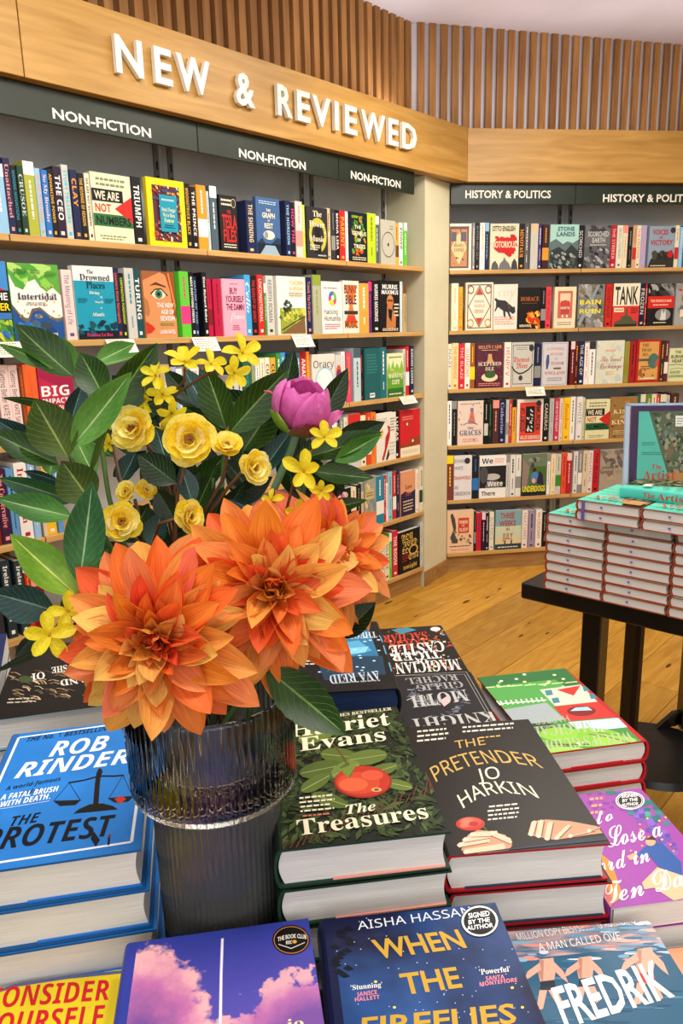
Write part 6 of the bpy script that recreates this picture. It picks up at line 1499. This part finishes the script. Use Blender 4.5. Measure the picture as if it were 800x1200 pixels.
# ---- foliage: every leaf set out from its base to its tip in space
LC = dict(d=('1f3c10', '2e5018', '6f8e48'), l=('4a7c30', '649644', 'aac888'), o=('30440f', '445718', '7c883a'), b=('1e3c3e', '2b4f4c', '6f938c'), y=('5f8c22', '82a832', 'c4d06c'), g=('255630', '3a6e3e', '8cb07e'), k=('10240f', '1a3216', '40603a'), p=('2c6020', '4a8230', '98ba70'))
def leaf(parent, bx, by, tx, ty, wpx, dpt, c, tilt=0, dtip=0, curl=.35, serr=False, fold=.35):
    P0 = at_d(bx, by, dpt); P1 = at_d(tx, ty, dpt+dtip); ax = P1-P0; L = ax.length; y = ax.normalized(); vw = toCam((P0+P1)/2)
    x = y.cross(vw).normalized(); z = x.cross(y).normalized(); x2 = (x*math.cos(tilt)+z*math.sin(tilt)); z2 = x2.cross(y)
    wd = wpx/F_PX*dpt; mb = MB(); mb.uv = []; c0, c1, cr = [C(q) for q in LC[c]]
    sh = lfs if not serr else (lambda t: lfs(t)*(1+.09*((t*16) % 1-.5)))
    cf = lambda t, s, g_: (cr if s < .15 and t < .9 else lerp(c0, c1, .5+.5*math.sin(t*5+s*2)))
    blade(mb, 1, wd/L, sh, 10, 24 if serr else 14, .12, curl, .01, fold, cf, 0, int(bx*7+by), rib=1)
    o = mb.build('leaf', 'leaf_green', smooth=True); Mw = Matrix(((x2.x, y.x, z2.x, P0.x), (x2.y, y.y, z2.y, P0.y), (x2.z, y.z, z2.z, P0.z), (0, 0, 0, 1)))
    # keep the tip where it belongs although the blade bends
    tip = Vector((0, math.sin(curl)/curl if curl else 1, (1-math.cos(curl))/curl if curl else 0)); rl = Matrix.Rotation(-math.atan2(tip.z, tip.y), 4, 'X')
    o.parent = parent; o.matrix_local = parent.matrix_world.inverted() @ Mw @ rl @ Matrix.Scale(L/tip.length, 4); return o
def sprig(label, leaves, stem, name='foliage_stem', cat='foliage', col='4a6a30', rad=.0022):
    P0 = at_d(*stem[0]); e = empty(name, P0); tag(e, label, cat, 'green foliage sprigs in the vase'); bpy.context.view_layer.update()
    pts = [at_d(*q)-P0 for q in stem]+[VIN(rng.uniform(-.02, .02), rng.uniform(-.02, .02))-P0]
    sm = []
    for i in range(len(pts)-1):
        p_ = pts[max(i-1, 0)]; a_, b2 = pts[i], pts[i+1]; q_ = pts[min(i+2, len(pts)-1)]
        for j in range(5):
            t_ = j/5; sm.append(.5*((2*a_)+(-p_+b2)*t_+(2*p_-5*a_+4*b2-q_)*t_*t_+(-p_+3*a_-3*b2+q_)*t_**3))
    sm.append(pts[-1]); MB().tube(sm, rad, C(col)).build('stem', 'twig', e, smooth=True)
    for l in leaves: leaf(e, *l)
    return e
sprig('broad-leaved sprig rising highest at upper left', [(88, 440, 60, 392, 34, .70, 'l', .2), (86, 441, 18, 380, 44, .68, 'd', -.25, -.02), (64, 432, -2, 403, 18, .67, 'l', .5, -.02), (122, 466, 94, 413, 40, .66, 'd', .1), (112, 424, 158, 402, 24, .69, 'l', .3), (118, 428, 169, 412, 13, .685, 'l', .9),
    (128, 488, 184, 402, 50, .67, 'd', -.5, .0), (84, 524, 154, 436, 40, .62, 'l', .15, -.02), (82, 500, 97, 450, 28, .68, 'b', -.3)], [(88, 440, .70), (102, 470, .69), (118, 520, .69), (132, 600, .69), (170, 700, .7)])
sprig('broad-leaved sprig fanning out at mid left', [(80, 537, 40, 468, 56, .62, 'o', .0, -.01), (70, 476, 2, 466, 15, .66, 'd', .8), (66, 538, -12, 488, 32, .64, 'b', .3, -.02), (68, 544, -14, 504, 34, .62, 'd', -.2, -.02), (86, 506, 112, 560, 30, .68, 'l', .4), (108, 590, 72, 540, 50, .63, 'o', .1, -.01), (86, 588, -2, 560, 28, .64, 'g', .35, -.02),
    (84, 605, -4, 584, 34, .62, 'p', -.2, -.02), (72, 566, 28, 552, 18, .65, 'b', .6), (58, 556, 62, 536, 20, .64, 'l', .2), (104, 560, 132, 470, 16, .63, 'o', 1.0)], [(82, 532, .64), (100, 580, .65), (118, 620, .66), (160, 700, .69)])
sprig('sprig with upright and yellowing leaves at lower left', [(93, 684, 108, 564, 46, .58, 'g', .1, -.01), (90, 697, 12, 626, 46, .585, 'y', -.15, -.02), (104, 670, 127, 643, 18, .60, 'p', .3), (64, 716, -14, 694, 46, .59, 'b', .3, -.02), (70, 712, 110, 690, 22, .62, 'k', .3), (44, 742, 18, 769, 16, .6, 'k', .2), (96, 700, 60, 745, 16, .6, 'k', .8), (60, 757, -10, 790, 12, .58, 'k', .7)], [(92, 690, .6), (110, 710, .62), (160, 760, .66)])
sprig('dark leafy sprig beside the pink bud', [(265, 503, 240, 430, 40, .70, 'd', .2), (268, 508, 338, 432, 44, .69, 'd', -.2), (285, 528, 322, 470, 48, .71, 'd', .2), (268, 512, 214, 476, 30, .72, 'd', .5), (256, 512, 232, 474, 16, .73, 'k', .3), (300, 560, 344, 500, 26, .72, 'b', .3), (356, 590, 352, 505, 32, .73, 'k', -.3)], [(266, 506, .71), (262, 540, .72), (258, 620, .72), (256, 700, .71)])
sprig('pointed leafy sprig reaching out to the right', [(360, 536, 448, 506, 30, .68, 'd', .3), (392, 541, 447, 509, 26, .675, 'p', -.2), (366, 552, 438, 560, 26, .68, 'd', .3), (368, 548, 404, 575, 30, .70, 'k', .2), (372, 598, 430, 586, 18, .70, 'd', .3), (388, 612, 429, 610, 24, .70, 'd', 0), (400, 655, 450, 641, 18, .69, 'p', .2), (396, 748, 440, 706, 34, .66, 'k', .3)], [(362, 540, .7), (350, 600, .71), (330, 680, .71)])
sprig('large toothed leaf hanging from the vase rim at right', [(312, 784, 406, 862, 54, .60, 'd', -.1, -.03, .5, True, .15)], [(312, 784, .605), (300, 790, .64)])
bgl = []
gk = random.Random(77)
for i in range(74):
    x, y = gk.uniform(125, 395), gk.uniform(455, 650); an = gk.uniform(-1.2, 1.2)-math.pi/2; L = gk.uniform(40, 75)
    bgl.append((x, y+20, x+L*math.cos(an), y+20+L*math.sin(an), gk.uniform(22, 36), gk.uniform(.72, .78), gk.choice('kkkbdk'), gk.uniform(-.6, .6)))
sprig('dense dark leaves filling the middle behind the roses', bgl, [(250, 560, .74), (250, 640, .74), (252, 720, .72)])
sprig('toothed dark rose leaves between the yellow roses', [(206, 566, 161, 532, 38, .655, 'k', .1, 0, .3, True, .2), (196, 548, 182, 500, 34, .68, 'b', .3, 0, .3, True, .2), (205, 610, 182, 572, 30, .67, 'k', .3, 0, .3, True, .2), (226, 590, 212, 545, 26, .66, 'b', -.3, 0, .3, True, .2), (175, 640, 190, 600, 30, .67, 'b', .3, 0, .3, True, .2), (248, 612, 262, 570, 24, .68, 'k', .5, 0, .3, True, .2), (300, 600, 268, 585, 16, .68, 'b', .3)], [(206, 566, .67), (205, 640, .68), (215, 710, .69)], col='5a3a26')
# ---- yellow roses
YC = [C('faec78'), C('f8de38'), C('f2cc22'), C('fcf4ac')]
rp = {}
def rose_petal(v):
    if v in rp: return rp[v]
    g_ = random.Random(v+50); mb = MB(); mb.uv = []; c0, c1 = g_.choice([(YC[1], YC[0]), (YC[2], YC[1]), (YC[0], YC[3])])
    blade(mb, 1, 1.0, roundp, 6, 7, .25, g_.uniform(.2, .8), .06, 0, lambda t, s, gg: lerp(c0, c1, t), g_.uniform(-.2, .2), v)
    rp[v] = mb.mesh('petal', 'yellow_petal', smooth=True); return rp[v]
def add_bloom(e, px, py, dpt, rpx, nrm, seed, kind='rose'):
    g_ = random.Random(seed); P = at_d(px, py, dpt); rad = rpx/F_PX*dpt; inv = e.matrix_world.inverted()
    N = toCam(P)+Vector(nrm); b = bpy.data.objects.new('bloom', None)
    mb = MB()
    if kind == 'rose':
        for i in range(26):
            a_ = g_.random()*6.28; r_ = rad*.16*g_.random()**.5; mb.tube([(0, 0, .0), (r_*math.cos(a_), r_*math.sin(a_), rad*g_.uniform(.25, .36))], rad*.018, C('8c4a1a'), 4)
            mb.add([(r_*math.cos(a_)+dx*rad*.04, r_*math.sin(a_)+dy*rad*.04, rad*.36) for dx, dy in ((1, 0), (0, 1), (-1, 0), (0, -1))], [(0, 1, 2, 3)], C('9a5a20'))
    else: mb.tube([(0, 0, -rad*.5), (0, 0, 0)], [rad*.06, rad*.12], C('c9a81c'), 8); mb.tube([(0, 0, 0), (0, 0, rad*.1)], [rad*.09, rad*.05], C('a5761a'), 6)
    b = mb.build('bloom', 'twig', e); b.matrix_local = inv @ Matrix.Translation(P) @ basis(N)
    if kind == 'rose':
        for n, ln_, el in ((6, 1.05, 2), (6, .95, 16), (5, .8, 32), (5, .58, 50)):
            off = g_.random()*6
            for i in range(n):
                o = bpy.data.objects.new('petal', rose_petal(g_.randrange(6))); COL.objects.link(o); o.parent = b
                o.matrix_local = Matrix.Rotation(off+6.2832*i/n+g_.uniform(-.15, .15), 4, 'Z') @ Matrix.Translation((0, rad*.05, 0)) @ Matrix.Rotation(R(el+g_.uniform(-8, 8)), 4, 'X') @ Matrix.Scale(rad*ln_, 4)
        sp_ = MB(); sp_.uv = []
        for i in range(5):
            pass
    else:
        for i in range(5):
            o = bpy.data.objects.new('petal', star_petal(g_.randrange(4))); COL.objects.link(o); o.parent = b
            o.matrix_local = Matrix.Rotation(6.2832*i/5+g_.uniform(-.2, .2), 4, 'Z') @ Matrix.Rotation(R(g_.uniform(0, 28)), 4, 'X') @ Matrix.Rotation(g_.uniform(-.3, .3), 4, 'Y') @ Matrix.Scale(rad*g_.uniform(.9, 1.1), 4)
    return P
sp2 = {}
def star_petal(v):
    if v in sp2: return sp2[v]
    g_ = random.Random(v+90); mb = MB(); mb.uv = []; c0, c1 = C('d8b81a'), C('f0df2c')
    sh = lambda t: .28+.72*math.sin(math.pi/2*min(1, t/.65)) if t < .65 else math.sqrt(max(0.02, 1-((t-.65)/.36)**2))
    blade(mb, 1, .55, sh, 6, 8, .35, g_.uniform(-.5, .3), .03, .2, lambda t, s, gg: lerp(c0, c1, min(1, t+.4)), g_.uniform(-.3, .3), v)
    sp2[v] = mb.mesh('petal', 'yellow_petal', smooth=True); return sp2[v]
def bloom_sprig(label, blooms, kind, stems, name, group):
    P0 = at_d(*stems[0][0]); e = empty(name, P0); tag(e, label, 'flower', group); bpy.context.view_layer.update()
    for i, b in enumerate(blooms): add_bloom(e, *b, seed=int(b[0]*3+b[1]), kind=kind)
    for si, s_ in enumerate(stems):
        pts = [at_d(*q)-P0 for q in s_]
        if si == 0: pts.append(VIN(rng.uniform(-.02, .02), rng.uniform(-.02, .02))-P0)
        mb = MB(); mb.tube(pts, .0016 if kind == 'rose' else .0013, C('5a3a22')); mb.build('stem', 'twig', e, smooth=True)
    return e
RG = 'small yellow roses'; SG = 'yellow star blossom sprays'
bloom_sprig('pale yellow rose at upper left of the roses, facing left', [(158, 503, .66, 27, (-.5, 0, .1))], 'rose', [[(160, 508, .665), (190, 540, .68), (204, 600, .69), (210, 700, .7)]], 'rose', RG)
bloom_sprig('open yellow rose with a brown centre, largest of the roses', [(222, 515, .64, 31, (-.05, 0, .05))], 'rose', [[(222, 520, .65), (208, 580, .66), (205, 640, .67), (210, 720, .69)]], 'rose', RG)
bloom_sprig('half-open yellow rose just right of the largest one', [(266, 524, .66, 19, (.1, 0, 1.0))], 'rose', [[(266, 532, .66), (262, 560, .67), (240, 600, .68), (232, 700, .69)]], 'rose', RG)
bloom_sprig('yellow rose turned to the right below the pink bud', [(295, 548, .655, 22, (1.0, -.1, .0))], 'rose', [[(288, 548, .66), (268, 570, .67), (240, 610, .68), (232, 700, .69)]], 'rose', RG)
bloom_sprig('two small yellow rose buds above the lower rose', [(150, 577, .66, 14, (-.6, 0, .3)), (170, 575, .665, 13, (.5, 0, .5))], 'rose', [[(158, 585, .67), (166, 620, .68), (180, 700, .69)]], 'rose', RG)
bloom_sprig('yellow rose at lower left, above the left dahlia', [(143, 612, .64, 23, (-.05, 0, .1))], 'rose', [[(145, 618, .65), (168, 640, .67), (190, 720, .69)]], 'rose', RG)
bloom_sprig('yellow rose seen from the side, between the two dahlias', [(219, 606, .645, 21, (1.1, 0, .1))], 'rose', [[(206, 608, .65), (186, 614, .66), (178, 640, .67), (190, 720, .69)]], 'rose', RG)
bloom_sprig('yellow blossom spray topping the bouquet', [(216, 424, .66, 25, (-.2, 0, 1.1)), (247, 427, .665, 20, (.3, 0, 1.0)), (284, 414, .67, 23, (.6, 0, .6)), (274, 437, .66, 20, (.3, .1, -.1))], 'star', [[(280, 425, .67), (240, 440, .67), (205, 462, .68), (190, 500, .69), (200, 600, .70)], [(247, 430, .667), (244, 439, .67)], [(216, 432, .665), (216, 446, .67), (204, 460, .68)]], 'blossom_spray', SG)
bloom_sprig('yellow blossom spray just left of the topmost one', [(182, 440, .67, 20, (-.4, .1, .6)), (190, 462, .675, 20, (.2, 0, .4)), (170, 468, .68, 20, (-.9, 0, .1)), (201, 484, .68, 18, (.4, 0, -.4)), (190, 505, .69, 18, (.3, 0, -.5))], 'star', [[(185, 455, .68), (190, 500, .69), (196, 600, .70)]], 'blossom_spray', SG)
bloom_sprig('yellow blossom spray right of the pink bud', [(380, 512, .63, 21, (.1, 0, .5)), (356, 552, .63, 26, (-.1, 0, .1)), (376, 575, .64, 16, (.5, 0, .1)), (350, 602, .64, 21, (.2, 0, -.1)), (318, 586, .65, 15, (-.6, 0, .2)), (308, 605, .65, 14, (-.2, 0, .1))], 'star', [[(368, 524, .64), (345, 560, .65), (335, 600, .66), (320, 700, .69)], [(356, 556, .635), (345, 572, .65)]], 'blossom_spray', SG)
bloom_sprig('pair of yellow blossoms low at the left beside the dahlia', [(58, 744, .55, 29, (0, 0, .05)), (80, 716, .565, 24, (.2, 0, .3))], 'star', [[(62, 748, .57), (90, 730, .6), (150, 780, .66)], [(82, 720, .572), (90, 730, .6)]], 'blossom_spray', SG)
bloom_sprig('yellow blossom low behind the left dahlia leaves', [(128, 520, .69, 12, (-.5, 0, 0)), (136, 497, .69, 10, (-.6, 0, .3))], 'star', [[(130, 515, .695), (150, 600, .7)]], 'blossom_spray', SG)
# ---- pink peony bud
PB = at_d(354, 474, .655); N = Vector((.25, -.35, .9)); M0 = Matrix.Translation(PB) @ basis(N)
pb = empty('peony_bud', mw=M0); tag(pb, 'magenta-pink peony bud with green sepals, rising above the dahlias', 'flower'); bpy.context.view_layer.update()
rr = 33/F_PX*.655
def cuppet(r, h, a0, span, c0, c1, flare=0, seed=0, zoff=0, mat='pink_petal', name='petal', top=1.0):
    mb = MB(); mb.uv = []; nu, nv = 9, 11; g_ = random.Random(seed); ph = g_.random()*6
    for j in range(nv+1):
        t_ = j/nv; th = t_*2.45*top; rad = r*math.sin(th*.95+.08)*(1+flare*t_*t_); z = -h*math.cos(th)+zoff+(r*.0)
        for i in range(nu+1):
            s_ = i/nu*2-1; wv = math.sqrt(max(0, 1-max(0, (t_-.55)/.46)**2)) if t_ > .55 else .55+.45*math.sin(math.pi/2*t_/.55)
            an = a0+s_*span*wv; q = rad*(1+.03*math.sin(5*s_+ph)*t_+.02*math.sin(7*t_+ph))
            mb.v.append((q*math.cos(an), q*math.sin(an), z+r*.05*math.sin(4*s_+ph)*t_)); mb.uv.append((i/nu, t_))
    for j in range(nv):
        for i in range(nu):
            q = j*(nu+1)+i; mb.f.append((q, q+1, q+nu+2, q+nu+1)); mb.m.append(0); mb.c.append(lerp(C(c0), C(c1), min(1, (j/nv)*1.1+.1*abs(i/nu-.5))))
    o = mb.build(name, mat, pb, smooth=True); return o
for i, (r_, a0, sp_, fl_, zz) in enumerate(((.82, .5, 1.3, 0, .1), (.86, 2.5, 1.3, 0, .08), (.88, 4.6, 1.3, 0, .08), (.95, 1.2, 1.1, 0, .02), (.97, 3.4, 1.1, 0, .0), (1.0, 5.4, 1.1, .02, .0), (1.05, 4.7, .8, .04, -.02), (1.08, 2.6, .75, .0, -.04))):
    cuppet(rr*r_, rr*r_*1.02, a0, sp_, 'c8509c', 'e27cc0' if i % 2 else 'd868b0', fl_, i, rr*zz)
cuppet(rr*1.1, rr*1.08, 5.6, .65, 'b03a78', 'e27cb8', .3, 21, -rr*.06, top=.7)
for i, (a0, sp_, c0, c1, tp) in enumerate(((4.4, .6, '4f8a2a', '7a2440', .6), (3.3, .55, '4f8a2a', '86b53a', .62), (1.8, .6, '4a7a28', '5f9a30', .5), (.3, .6, '4a7a28', '5f9a30', .45), (5.4, .5, '4a7a28', '8c3040', .42))):
    cuppet(rr*1.14, rr*1.1, a0, sp_, c0, c1, .02, 30+i, -rr*.05, 'leaf_green', 'sepal', tp)
inv = M0.inverted(); pts = [inv @ at_d(*q) for q in ((350, 500, .665), (340, 530, .675), (318, 580, .69), (300, 640, .70))]+[inv @ VIN(.0, .02)]
MB().tube([Vector((0, 0, -rr*.9))]+pts, .0036, C('5a8060')).build('stem', 'twig', pb, smooth=True)
hk = [inv @ at_d(*q) for q in ((324, 466, .65), (316, 459, .647), (309, 458, .645))]
MB().tube(hk, [.0012, .001, .0005], C('b8485a')).build('bract', 'twig', pb, smooth=True)
# ---- bare stems going down inside the vase
for i, (dx, dy, ex, ey) in enumerate(((-.03, -.02, .01, .0), (.02, -.03, -.02, .01), (.035, .01, .0, -.01), (-.015, .03, .02, .02), (.0, -.04, -.01, .0))):
    o = MB().tube([(VX+dx, VY+dy, VT+.02), (VX+(dx+ex)/2, VY+(dy+ey)/2, (VT+VS)/2+.01), (VX+ex, VY+ey, VS+.012)], .0028, C('3a4a2a')).build('stem', 'twig')
    tag(o, f'bare green stem inside the vase, {["front left", "front right", "right", "back", "frontmost"][i]} one', 'stem', 'bare stems standing in the vase')
